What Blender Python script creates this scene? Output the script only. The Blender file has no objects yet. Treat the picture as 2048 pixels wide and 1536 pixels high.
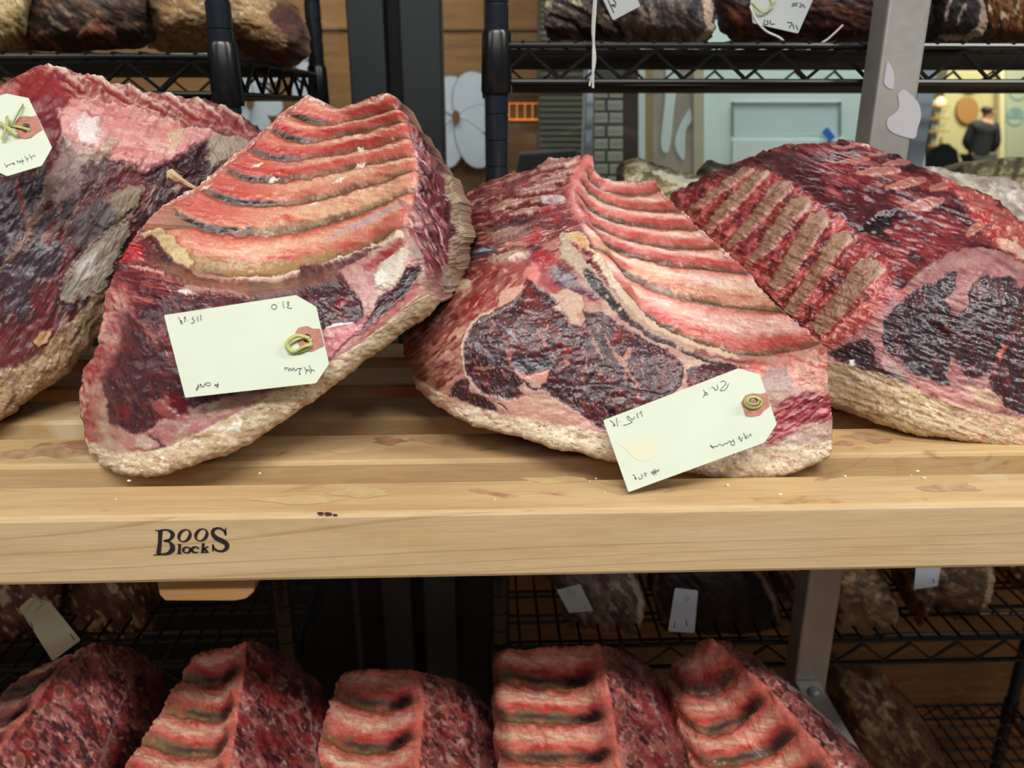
import bpy, math, random
import numpy as np
from mathutils import Vector, Matrix

# ---------------------------------------------------------------- camera, world, lights, exposure
SC = bpy.context.scene
COL = SC.collection
S = 0.7                       # authored depth unit -> metres
FPX = 1605.0                  # focal length in pixels of the 2048 px wide frame
CAMZ = 1.60
PITCH, YAW = math.radians(19.0), math.radians(-1.9)
camd = bpy.data.cameras.new('camera'); cam = bpy.data.objects.new('camera', camd); COL.objects.link(cam)
camd.sensor_width = 36.0; camd.lens = FPX / 2048 * 36.0; camd.clip_start = 0.02; camd.clip_end = 60
cam.location = (0, 0, CAMZ); cam.rotation_euler = (math.pi / 2 - PITCH, 0, YAW)
camd.dof.use_dof = True; camd.dof.focus_distance = 0.56; camd.dof.aperture_fstop = 9.0
SC.camera = cam
SC.view_settings.view_transform = 'Standard'; SC.view_settings.look = 'None'
SC.view_settings.exposure = 0.0; SC.view_settings.gamma = 1.0; SC.view_settings.use_curve_mapping = False

world = bpy.data.worlds.new('world'); SC.world = world; world.use_nodes = True
world.node_tree.nodes['Background'].inputs[0].default_value = (0.86, 0.95, 1.0, 1)
world.node_tree.nodes['Background'].inputs[1].default_value = 0.08

def area(name, loc, size, power, color, target):
    l = bpy.data.lights.new(name, 'AREA'); l.shape = 'RECTANGLE'; l.size, l.size_y = size; l.energy = power; l.color = color
    o = bpy.data.objects.new(name, l); COL.objects.link(o); o.location = loc
    o.rotation_euler = (Vector(target) - Vector(loc)).to_track_quat('-Z', 'Y').to_euler()
    return o
CEIL = CAMZ + 1.10
area('ceiling_tube_and_fill_light', (0.0, -0.52, CEIL - 0.05), (1.25, 0.16), 33, (1.0, 1.0, 0.955), (0.0, -0.52, 0))
area('ceiling_tube_and_fill_light', (1.5, 0.1, CEIL - 0.05), (1.25, 0.16), 26, (1.0, 1.0, 0.955), (1.5, 0.1, 0))
area('ceiling_tube_and_fill_light', (-1.7, -0.3, CEIL - 0.05), (1.25, 0.16), 12, (1.0, 1.0, 0.955), (-1.7, -0.3, 0))
area('ceiling_tube_and_fill_light', (-0.6, -1.7, CEIL - 0.05), (1.25, 0.16), 8, (1.0, 1.0, 0.955), (-0.6, -1.7, 0))  # unseen fill behind the camera, added for glints on the wet meat
area('ceiling_tube_and_fill_light', (0.9, -1.9, CEIL - 0.05), (1.25, 0.16), 8, (1.0, 1.0, 0.955), (0.9, -1.9, 0))  # second added fill behind the camera, lights the fronts of the cuts
area('shop_light', (0.9, 1.95, 2.6), (1.0, 0.5), 28, (0.95, 1.0, 0.98), (0.9, 2.3, 0))
area('shop_light', (-0.6, 1.85, 2.6), (1.2, 0.5), 15, (1.0, 0.92, 0.8), (-0.5, 2.1, 0))
area('shop_light', (7.4, 11.2, 3.4), (2.5, 2.0), 230, (1.0, 0.94, 0.78), (7.6, 12.2, 0))

# ---------------------------------------------------------------- pixel -> place
_R = cam.rotation_euler.to_matrix()
_RN = np.array(_R)
def raydirs(px, py):
    px = np.asarray(px, float); py = np.asarray(py, float)
    d = np.stack([(px - 1024) / FPX, -(py - 768) / FPX, -np.ones_like(px)], -1)
    return d @ _RN.T
def atN(px, py, D):
    d = raydirs(px, py)
    t = (np.asarray(D, float) * (S * .985)) / d[..., 1]
    return d * t[..., None] + np.array([0, 0, CAMZ])
def at(px, py, D): return Vector(atN(px, py, D))
def at_z(px, py, z):
    d = raydirs(px, py); t = (z - CAMZ) / d[2]
    return Vector(d * t + np.array([0, 0, CAMZ]))
def on_plane(px, py, o, n):
    d = raydirs(px, py); o = np.array(o) - np.array([0, 0, CAMZ]); n = np.array(n)
    t = (o @ n) / (d @ n)
    return d * t[..., None] + np.array([0, 0, CAMZ])
def project(P):
    q = (np.asarray(P) - np.array([0, 0, CAMZ])) @ _RN
    return 1024 + FPX * q[..., 0] / -q[..., 2], 768 - FPX * q[..., 1] / -q[..., 2]

# ---------------------------------------------------------------- noise and painting
def _hash(ix, iy, seed):
    n = (ix.astype(np.int64) * 374761393 + iy.astype(np.int64) * 668265263 + seed * 974634777) & 0xffffffff
    n = ((n ^ (n >> 13)) * 1274126177) & 0xffffffff
    n = (n ^ (n >> 16)) & 0xffff
    return n / 32767.5 - 1.0
def vn(x, y, seed=0):
    fx, fy = np.floor(x), np.floor(y); tx, ty = x - fx, y - fy
    ix, iy = fx.astype(np.int64), fy.astype(np.int64)
    tx = tx * tx * (3 - 2 * tx); ty = ty * ty * (3 - 2 * ty)
    a, b = _hash(ix, iy, seed), _hash(ix + 1, iy, seed)
    c, d = _hash(ix, iy + 1, seed), _hash(ix + 1, iy + 1, seed)
    return (a + (b - a) * tx) + ((c + (d - c) * tx) - (a + (b - a) * tx)) * ty
def fb(x, y, sx, sy=None, ang=0, seed=0, octv=3):
    sy = sy or sx
    if ang:
        c, s = math.cos(math.radians(ang)), math.sin(math.radians(ang))
        x, y = x * c + y * s, -x * s + y * c
    o = 0; a = 1; t = 0
    for k in range(octv):
        o = o + a * vn(x / sx * 2 ** k + 17.3 * k, y / sy * 2 ** k + 5.1 * k, seed + 31 * k); t += a; a *= 0.55
    return o / t * 1.5
def ss(a, b, x):
    t = np.clip((x - a) / (b - a), 0, 1); return t * t * (3 - 2 * t)
def sd_poly(x, y, P):
    P = np.asarray(P, float); d = np.full(x.shape, 1e18); ins = np.zeros(x.shape, bool)
    for i in range(len(P)):
        a, b = P[i], P[(i + 1) % len(P)]
        e = b - a; l = e @ e + 1e-9
        t = np.clip(((x - a[0]) * e[0] + (y - a[1]) * e[1]) / l, 0, 1)
        d = np.minimum(d, (x - a[0] - e[0] * t) ** 2 + (y - a[1] - e[1] * t) ** 2)
        if a[1] != b[1]:
            c = ((a[1] > y) != (b[1] > y)) & (x < (b[0] - a[0]) * (y - a[1]) / (b[1] - a[1]) + a[0]); ins ^= c
    d = np.sqrt(d); return np.where(ins, -d, d)
def d_line(x, y, P):
    P = np.asarray(P, float); d = np.full(x.shape, 1e18); tt = np.zeros(x.shape); n = len(P) - 1
    for i in range(n):
        a, b = P[i], P[i + 1]; e = b - a; l = e @ e + 1e-9
        t = np.clip(((x - a[0]) * e[0] + (y - a[1]) * e[1]) / l, 0, 1)
        q = (x - a[0] - e[0] * t) ** 2 + (y - a[1] - e[1] * t) ** 2
        m = q < d; d = np.where(m, q, d); tt = np.where(m, (i + t) / n, tt)
    return np.sqrt(d), tt
def spline(P, n):
    P = np.asarray(P, float); m = len(P)
    t = np.linspace(0, m - 1, n); i = np.clip(np.floor(t).astype(int), 0, m - 2); f = (t - i)[:, None]
    e = lambda k: P[np.clip(k, 0, m - 1)] if True else 0
    p0 = np.where((i == 0)[:, None], 2 * P[0] - P[1], e(i - 1)); p3 = np.where((i == m - 2)[:, None], 2 * P[-1] - P[-2], e(i + 2))
    p1, p2 = e(i), e(i + 1)
    return 0.5 * (2 * p1 + (p2 - p0) * f + (2 * p0 - 5 * p1 + 4 * p2 - p3) * f ** 2 + (3 * p1 - p0 - 3 * p2 + p3) * f ** 3)
def resample(P, n):
    P = np.asarray(P, float)
    Q = spline(P, 60) if len(P) > 2 else P
    L = np.concatenate([[0], np.cumsum(np.linalg.norm(np.diff(Q[:, :2], axis=0), axis=1))])
    t = np.linspace(0, L[-1], n)
    return np.stack([np.interp(t, L, Q[:, k]) for k in range(P.shape[1])], 1)

class Paint:
    """colour (sRGB 0-255) and relief over a surface, in the drawing coordinates of that surface"""
    def __init__(s, x, y, seed=0):
        s.x, s.y, s.seed = x.ravel(), y.ravel(), seed; n = s.x.size
        s.C = np.zeros((n, 3)); s.H = np.zeros(n); s.W = np.full(n, 0.42); s.k = 0
        s.n1 = fb(s.x, s.y, 28, seed=seed + 91, octv=3); s.n2 = fb(s.x, s.y, 28, seed=seed + 57, octv=3)
        s.m1 = fb(s.x, s.y, 8, seed=seed + 11, octv=2); s.m2 = fb(s.x, s.y, 8, seed=seed + 13, octv=2)
    def noise(s, sx, sy=None, ang=0, octv=3):
        s.k += 1; return fb(s.x, s.y, sx, sy, ang, s.seed + 101 * s.k, octv)
    def mix(s, m, col, h=0, w=None):
        m = np.clip(m, 0, 1)
        s.C += m[:, None] * (np.asarray(col, float) - s.C)
        if h: s.H += m * h
        if w is not None: s.W += m * (w - s.W)
    def _sub(s, P, pad):
        P = np.asarray(P, float); lo, hi = P.min(0) - pad, P.max(0) + pad
        return np.nonzero((s.x > lo[0]) & (s.x < hi[0]) & (s.y > lo[1]) & (s.y < hi[1]))[0]
    def pm(s, P, soft=6, jit=8):
        m = np.zeros(s.x.size); i = s._sub(P, soft + jit * 2 + 4)
        if i.size:
            d = sd_poly(s.x[i] + jit * s.n1[i] + jit * .4 * s.m1[i], s.y[i] + jit * s.n2[i] + jit * .4 * s.m2[i], P)
            m[i] = 1 - ss(-soft, soft, d)
        return m
    def poly(s, P, col, a=1, soft=6, jit=8, h=0, w=None): s.mix(a * s.pm(P, soft, jit), col, h, w)
    def lm(s, P, wid, soft=3, jit=4, brk=0):
        wid = np.atleast_1d(np.asarray(wid, float)); m = np.zeros(s.x.size)
        i = s._sub(P, wid.max() + soft + jit * 2 + 4)
        if i.size:
            d, t = d_line(s.x[i] + jit * s.n1[i] + jit * .5 * s.m1[i], s.y[i] + jit * s.n2[i] + jit * .5 * s.m2[i], P)
            w = np.interp(t, np.linspace(0, 1, wid.size), wid)
            m[i] = 1 - ss(w - soft, w + soft, d)
            if brk: m[i] *= ss(-.5, .3, s.n1[i] + s.m2[i] * .6 + .8 - brk * 1.6)
        return m
    def line(s, P, col, wid=3, a=1, soft=3, jit=4, h=0, brk=0, w=None):
        s.mix(a * s.lm(P, wid, soft, jit, brk), col, h, w)
    def fleck(s, mask, col, lx, ly, ang, thr, a=1, soft=.15, h=0, w=None, octv=2):
        n = s.noise(lx, ly, ang, octv); s.mix(mask * a * ss(thr, thr + soft, n), col, h, w)
    def dots(s, mask, col, cell, r, dens, a=1, h=0, w=None):
        s.k += 1; cx, cy = np.floor(s.x / cell), np.floor(s.y / cell); sd = s.seed + 77 * s.k
        hx, hy, hd = (_hash(cx, cy, sd + q) * .5 + .5 for q in (1, 2, 3))
        d = np.hypot(s.x - (cx + .2 + .6 * hx) * cell, (s.y - (cy + .2 + .6 * hy) * cell))
        rr = r * (.5 + hd * 1.0)
        s.mix(mask * a * (1 - ss(rr * .6, rr * 1.1, d + s.m1 * r * .4)) * (_hash(cx, cy, sd + 9) * .5 + .5 < dens), col, h, w)

def lin(c):
    c = np.clip(np.asarray(c, float) / 255, 0, 1)
    return np.where(c <= .04045, c / 12.92, ((c + .055) / 1.055) ** 2.4)
def L4(c): return tuple(lin(c)) + (1,)

# ---------------------------------------------------------------- meshes and objects
def mesh_np(name, V, Q, mat, parent=None, col=None, wet=None, base=(0, 0, 0), nrm=None, smooth=True):
    """one mesh object from vertex array and quad array (a repeated last index makes a triangle)"""
    V = np.asarray(V, float) - np.asarray(base); Q = np.asarray(Q, int)
    tri = Q[:, 2] == Q[:, 3]
    me = bpy.data.meshes.new(name); me.vertices.add(len(V)); me.vertices.foreach_set('co', V.ravel())
    cnt = np.where(tri, 3, 4); st = np.concatenate([[0], np.cumsum(cnt)[:-1]])
    keep = np.ones(Q.shape, bool); keep[tri, 3] = False
    loops = Q[keep]
    me.loops.add(len(loops)); me.loops.foreach_set('vertex_index', loops.astype(np.int32))
    me.polygons.add(len(Q)); me.polygons.foreach_set('loop_start', st.astype(np.int32))
    me.polygons.foreach_set('use_smooth', np.full(len(Q), smooth))
    if col is not None:
        ca = me.color_attributes.new('Col', 'FLOAT_COLOR', 'POINT')
        c4 = np.ones((len(V), 4)); c4[:, :3] = col
        if wet is not None: c4[:, 3] = wet
        ca.data.foreach_set('color', c4.ravel())
    me.update(calc_edges=True); me.validate()
    if nrm is not None: me.normals_split_custom_set_from_vertices([tuple(q) for q in nrm])
    o = bpy.data.objects.new(name, me); COL.objects.link(o)
    if mat: me.materials.append(mat)
    if parent: o.parent = parent
    else: o.location = base
    return o
def vnormals(V, Q):
    n = np.cross(V[Q[:, 2]] - V[Q[:, 0]], V[Q[:, 3]] - V[Q[:, 1]] + (Q[:, 3] == Q[:, 2])[:, None] * 0)
    N = np.zeros_like(V)
    for k in range(4):
        for c in range(3): N[:, c] += np.bincount(Q[:, k], n[:, c], len(V))
    return N / (np.linalg.norm(N, axis=1)[:, None] + 1e-12)
def tag(o, label=None, cat=None, group=None, kind=None):
    if label: o['label'] = label
    if cat: o['category'] = cat
    if group: o['group'] = group
    if kind: o['kind'] = kind
    return o
def empty(name, loc, label=None, cat=None, group=None):
    o = bpy.data.objects.new(name, None); COL.objects.link(o); o.location = loc; o.empty_display_size = .05
    return tag(o, label, cat, group)

class MB:
    """collects simple shapes for ONE mesh"""
    def __init__(s): s.V, s.F = [], []
    def add(s, V, F): b = len(s.V); s.V += [tuple(v) for v in V]; s.F += [tuple(i + b for i in f) for f in F]; return s
    def box(s, lo, hi, M=None):
        V = [Vector((x, y, z)) for x in (lo[0], hi[0]) for y in (lo[1], hi[1]) for z in (lo[2], hi[2])]
        if M: V = [M @ v for v in V]
        return s.add(V, [(0, 1, 3, 2), (4, 6, 7, 5), (0, 4, 5, 1), (2, 3, 7, 6), (0, 2, 6, 4), (1, 5, 7, 3)])
    def tube(s, P, r, n=6, cap=True, flat=1.0):
        P = [Vector(p) for p in P]; rr = r if isinstance(r, (list, tuple)) else [r] * len(P); V = []; F = []
        up = None
        for i, p in enumerate(P):
            t = (P[min(i + 1, len(P) - 1)] - P[max(i - 1, 0)]).normalized()
            if up is None: up = t.orthogonal().normalized()
            up = (up - t * up.dot(t)).normalized(); b = t.cross(up)
            for k in range(n):
                a = 2 * math.pi * k / n; V.append(p + (up * math.cos(a) + b * math.sin(a) * flat) * rr[i])
        for i in range(len(P) - 1):
            for k in range(n): F.append((i * n + k, i * n + (k + 1) % n, (i + 1) * n + (k + 1) % n, (i + 1) * n + k))
        if cap: F += [tuple(range(n))[::-1], tuple((len(P) - 1) * n + k for k in range(n))]
        return s.add(V, F)
    def lathe(s, c, prof, n=20):
        V = []; F = []
        for r, z in prof:
            for k in range(n): a = 2 * math.pi * k / n; V.append((c[0] + r * math.cos(a), c[1] + r * math.sin(a), c[2] + z))
        for i in range(len(prof) - 1):
            for k in range(n): F.append((i * n + k, i * n + (k + 1) % n, (i + 1) * n + (k + 1) % n, (i + 1) * n + k))
        F += [tuple(range(n))[::-1], tuple((len(prof) - 1) * n + k for k in range(n))]
        return s.add(V, F)
    def prism(s, P, off):
        P = [Vector(p) for p in P]; off = Vector(off); n = len(P)
        return s.add(P + [p + off for p in P], [tuple(range(n))[::-1], tuple(range(n, 2 * n))] + [(i, (i + 1) % n, n + (i + 1) % n, n + i) for i in range(n)])
    def build(s, name, mat, parent=None, smooth=False, base=None, bevel=0):
        b = Vector(base) if base is not None else (parent.matrix_world.translation if False else Vector((0, 0, 0)))
        if base is None and parent: 
            q = parent
            while q: b = b + q.location; q = q.parent
        me = bpy.data.meshes.new(name); me.from_pydata([tuple(Vector(v) - b) for v in s.V], [], s.F); me.update()
        import bmesh
        bm = bmesh.new(); bm.from_mesh(me); bmesh.ops.recalc_face_normals(bm, faces=bm.faces); bm.to_mesh(me); bm.free()
        if smooth:
            me.polygons.foreach_set('use_smooth', [True] * len(me.polygons)); me.set_sharp_from_angle(angle=math.radians(40))
        o = bpy.data.objects.new(name, me); COL.objects.link(o)
        if mat: me.materials.append(mat)
        if parent: o.parent = parent
        else: o.location = b
        if bevel:
            m = o.modifiers.new('bevel', 'BEVEL'); m.width = bevel; m.segments = 2; m.limit_method = 'ANGLE'; m.harden_normals = False
        return o

# ---------------------------------------------------------------- materials
def newmat(name):
    m = bpy.data.materials.new(name); m.use_nodes = True; nt = m.node_tree
    return m, nt, nt.nodes['Principled BSDF']
def N(nt, typ, **kw):
    n = nt.nodes.new(typ)
    for k, v in kw.items():
        if k in n.inputs.keys(): n.inputs[k].default_value = v
        else: setattr(n, k, v)
    return n
def simple(name, col, rough=.5, metal=0, spec=.5, bump=0, bscale=300, var=0, vscale=60, emit=0):
    m, nt, b = newmat(name); b.inputs['Base Color'].default_value = L4(col); b.inputs['Roughness'].default_value = rough
    b.inputs['Metallic'].default_value = metal; b.inputs['Specular IOR Level'].default_value = spec
    tc = N(nt, 'ShaderNodeTexCoord')
    if var:
        n = N(nt, 'ShaderNodeTexNoise', Scale=vscale, Detail=4.0); nt.links.new(tc.outputs['Object'], n.inputs['Vector'])
        mx = N(nt, 'ShaderNodeMix', data_type='RGBA', blend_type='MULTIPLY'); mx.inputs[0].default_value = 1
        r = N(nt, 'ShaderNodeMapRange'); r.inputs[1].default_value = .3; r.inputs[2].default_value = .7; r.inputs[3].default_value = 1 - var; r.inputs[4].default_value = 1 + var * .4
        nt.links.new(n.outputs['Fac'], r.inputs[0]); mx.inputs[6].default_value = L4(col); nt.links.new(r.outputs[0], mx.inputs[7]); nt.links.new(mx.outputs[2], b.inputs['Base Color'])
    if bump:
        n = N(nt, 'ShaderNodeTexNoise', Scale=bscale, Detail=3.0); nt.links.new(tc.outputs['Object'], n.inputs['Vector'])
        bp = N(nt, 'ShaderNodeBump', Strength=bump, Distance=.001); nt.links.new(n.outputs['Fac'], bp.inputs['Height']); nt.links.new(bp.outputs[0], b.inputs['Normal'])
    if emit:
        b.inputs['Emission Color'].default_value = L4(col); b.inputs['Emission Strength'].default_value = emit
    return m
def meat_mat(name, bump=.45, scale=620, sss=.12, rough=0, vary=.2):
    m, nt, b = newmat(name); tc = N(nt, 'ShaderNodeTexCoord'); at_ = N(nt, 'ShaderNodeAttribute', attribute_name='Col')
    n1 = N(nt, 'ShaderNodeTexNoise', Scale=scale, Detail=4.0, Roughness=.65); nt.links.new(tc.outputs['Object'], n1.inputs['Vector'])
    n2 = N(nt, 'ShaderNodeTexNoise', Scale=scale * .22, Detail=3.0); nt.links.new(tc.outputs['Object'], n2.inputs['Vector'])
    r = N(nt, 'ShaderNodeMapRange'); r.inputs[1].default_value = .3; r.inputs[2].default_value = .7; r.inputs[3].default_value = 1 - vary; r.inputs[4].default_value = 1 + vary
    nt.links.new(n1.outputs['Fac'], r.inputs[0])
    mx = N(nt, 'ShaderNodeMix', data_type='RGBA', blend_type='MULTIPLY'); mx.inputs[0].default_value = 1
    nt.links.new(at_.outputs['Color'], mx.inputs[6]); nt.links.new(r.outputs[0], mx.inputs[7]); nt.links.new(mx.outputs[2], b.inputs['Base Color'])
    rr = N(nt, 'ShaderNodeMapRange'); rr.inputs[1].default_value = .35; rr.inputs[2].default_value = .65; rr.inputs[3].default_value = -.12; rr.inputs[4].default_value = .14
    nt.links.new(n2.outputs['Fac'], rr.inputs[0])
    ad = N(nt, 'ShaderNodeMath', operation='ADD'); nt.links.new(at_.outputs['Alpha'], ad.inputs[0]); nt.links.new(rr.outputs[0], ad.inputs[1]); nt.links.new(ad.outputs[0], b.inputs['Roughness'])
    bp = N(nt, 'ShaderNodeBump', Strength=bump, Distance=.0007)
    sm = N(nt, 'ShaderNodeMath', operation='MULTIPLY_ADD'); sm.inputs[1].default_value = .5
    nt.links.new(n2.outputs['Fac'], sm.inputs[0]); nt.links.new(n1.outputs['Fac'], sm.inputs[2])
    nt.links.new(sm.outputs[0], bp.inputs['Height']); nt.links.new(bp.outputs[0], b.inputs['Normal'])
    b.inputs['Specular IOR Level'].default_value = .4
    cw = N(nt, 'ShaderNodeMapRange'); cw.inputs[1].default_value = .2; cw.inputs[2].default_value = .55; cw.inputs[3].default_value = .9; cw.inputs[4].default_value = .05
    nt.links.new(at_.outputs['Alpha'], cw.inputs[0]); nt.links.new(cw.outputs[0], b.inputs['Coat Weight']); b.inputs['Coat Roughness'].default_value = .15; b.inputs['Coat IOR'].default_value = 1.4
    bp2 = N(nt, 'ShaderNodeBump', Strength=bump, Distance=.0008); nt.links.new(n1.outputs['Fac'], bp2.inputs['Height']); nt.links.new(bp2.outputs[0], b.inputs['Coat Normal'])
    if sss:
        b.inputs['Subsurface Weight'].default_value = sss; b.inputs['Subsurface Radius'].default_value = (.5, .2, .12); b.inputs['Subsurface Scale'].default_value = .006
    return m
M = {}
M['meat'] = meat_mat('meat')
M['aged'] = meat_mat('aged_meat', bump=.7, scale=420)

# ---------------------------------------------------------------- sheet of meat: net of control points -> dense closed body
class Body:
    def __init__(s, net, zt, step=2.0, seed=0, jag=.8, relief=1.45):
        """net: rows x cols of (zx, zy, D); zt = (x0, y0, scale) of the drawing coordinates"""
        net = np.asarray(net, float); R, Cc, _ = net.shape; s.R, s.Cc, s.zt, s.relief = R, Cc, zt, relief
        x0, y0, sc = zt
        rl = max(np.linalg.norm(np.diff(net[:, j, :2], axis=0), axis=1).sum() for j in range(Cc)) / sc
        cl = max(np.linalg.norm(np.diff(net[i, :, :2], axis=0), axis=1).sum() for i in range(R)) / sc
        # rows sampled with density following their length so that spacing stays even
        wr = np.linalg.norm(np.diff(net[:, :, :2], axis=0), axis=2).mean(1); wc = np.linalg.norm(np.diff(net[:, :, :2], axis=1), axis=2).mean(0)
        n, m = int(rl / step) + 2, int(cl / step) + 2
        def params(w, k):
            c = np.concatenate([[0], np.cumsum(np.maximum(w, w.mean() * .25))]); return np.interp(np.linspace(0, c[-1], k), c, np.arange(len(c)))
        s.v1, s.u1 = params(wr, n), params(wc, m)
        A = s._interp(net, s.u1, 1); A = s._interp(A, s.v1, 0)
        s.n, s.m = n, m; s.G = A
        s.v, s.u = np.meshgrid(s.v1, s.u1, indexing='ij')
        s.P = Paint(A[..., 0], A[..., 1], seed)
        s.u, s.v = s.u.ravel(), s.v.ravel()
        X, Y = A[..., 0], A[..., 1]
        ex = jag * (fb(X, Y, 34, seed=seed + 5, octv=3) * 5 + fb(X, Y, 9, seed=seed + 6, octv=2) * 2.2); ey = jag * (fb(X, Y, 34, seed=seed + 7, octv=3) * 5 + fb(X, Y, 9, seed=seed + 8, octv=2) * 2.2)
        gi, gj = np.meshgrid(np.arange(n), np.arange(m), indexing='ij'); ed = np.minimum(np.minimum(gi, n - 1 - gi), np.minimum(gj, m - 1 - gj)); ew = np.exp(-(ed / 9.0) ** 2); ex = ex * ew; ey = ey * ew
        s.base3 = atN(x0 + (X + ex) / sc, y0 + (Y + ey) / sc, A[..., 2]).reshape(-1, 3)
        s.px = (A[..., 2] * S / FPX / sc).ravel()          # metres per drawing unit
    @staticmethod
    def _interp(Anet, t, ax):
        A = np.moveaxis(Anet, ax, 0); m = len(A); i = np.clip(np.floor(t).astype(int), 0, m - 2); f = (t - i).reshape((-1,) + (1,) * (A.ndim - 1))
        E = np.concatenate([[2 * A[0] - A[1]], A, [2 * A[-1] - A[-2]]])
        p0, p1, p2, p3 = E[i], E[i + 1], E[i + 2], E[i + 3]
        o = 0.5 * (2 * p1 + (p2 - p0) * f + (2 * p0 - 5 * p1 + 4 * p2 - p3) * f ** 2 + (3 * p1 - p0 - 3 * p2 + p3) * f ** 3)
        return np.moveaxis(o, 0, ax)
    def emit(s, labels, root, mat, back=(0, .16, -.02), backcol=(170, 140, 120), backname=None, edge=8):
        """labels(u, v) -> integer per face centre and a dict of names; the back is closed with a rounded shell"""
        n, m = s.n, s.m; idx = np.arange(n * m).reshape(n, m)
        Q = np.stack([idx[:-1, :-1], idx[1:, :-1], idx[1:, 1:], idx[:-1, 1:]], -1).reshape(-1, 4)
        V = s.base3.copy(); Nn = vnormals(V, Q)
        if np.mean(np.einsum('ij,ij->i', Nn, V - np.array([0, 0, CAMZ]))) > 0: Q = Q[:, ::-1]; Nn = -Nn
        V = V + Nn * (s.P.H * s.px * s.relief)[:, None]
        lab, names = labels
        fl = lab.reshape(n, m)[:-1, :-1].ravel()
        loop = np.concatenate([idx[0, :], idx[1:, -1], idx[-1, -2::-1], idx[-2:0:-1, 0]])
        B = V[loop]; c = B.mean(0); K = 7; bv = np.asarray(back, float); rings = [loop]; VV = [V]; off = len(V)
        for j in range(1, K):
            a = j / K * math.pi / 2
            ring = c + (B - c) * math.cos(a) + bv * math.sin(a); VV.append(ring); rings.append(np.arange(off, off + len(loop))); off += len(loop)
        VV.append((c + bv)[None]); tip = off
        QB = []
        for j in range(K - 1):
            a, b = rings[j], rings[j + 1]; a2, b2 = np.roll(a, -1), np.roll(b, -1); QB.append(np.stack([a, a2, b2, b], -1))
        a = rings[-1]; a2 = np.roll(a, -1); QB.append(np.stack([a, a2, np.full_like(a, tip), np.full_like(a, tip)], -1))
        QB = np.concatenate(QB)
        V2 = np.concatenate(VV); fN = np.cross(V2[QB[:, 1]] - V2[QB[:, 0]], V2[QB[:, 2]] - V2[QB[:, 0]])
        if np.mean(np.einsum('ij,ij->i', fN, V2[QB].mean(1) - (c + bv * .3))) < 0: QB = QB[:, [1, 0, 3, 2]].copy(); t = QB[:, 2] != QB[:, 3]; QB[~t] = QB[~t]
        tone = lambda c: 1.06 * c ** 1.22
        col = np.concatenate([tone(lin(s.P.C)), np.repeat(tone(lin(np.array(backcol, float)))[None], len(V2) - len(V), 0)])
        col[len(V):] *= (1 + .25 * fb(V2[len(V):, 0] * 100, V2[len(V):, 2] * 100, 1.5, seed=s.P.seed))[:, None]
        wet = np.concatenate([np.clip(s.P.W, .08, 1), np.full(len(V2) - len(V), .55)])
        QA = np.concatenate([Q, QB]); NA = vnormals(V2, QA)
        FL = np.concatenate([fl, np.full(len(QB), max(names) if backname is None else backname)])
        base = np.array(root.location) if root else np.zeros(3); objs = {}
        for k, nm in names.items():
            q = QA[FL == k]
            if not len(q): continue
            used, inv = np.unique(q, return_inverse=True); q2 = inv.reshape(q.shape)
            objs[k] = mesh_np(nm, V2[used], q2, mat, root, col[used], wet[used], base, NA[used])
        s.V = V; return objs
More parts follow.
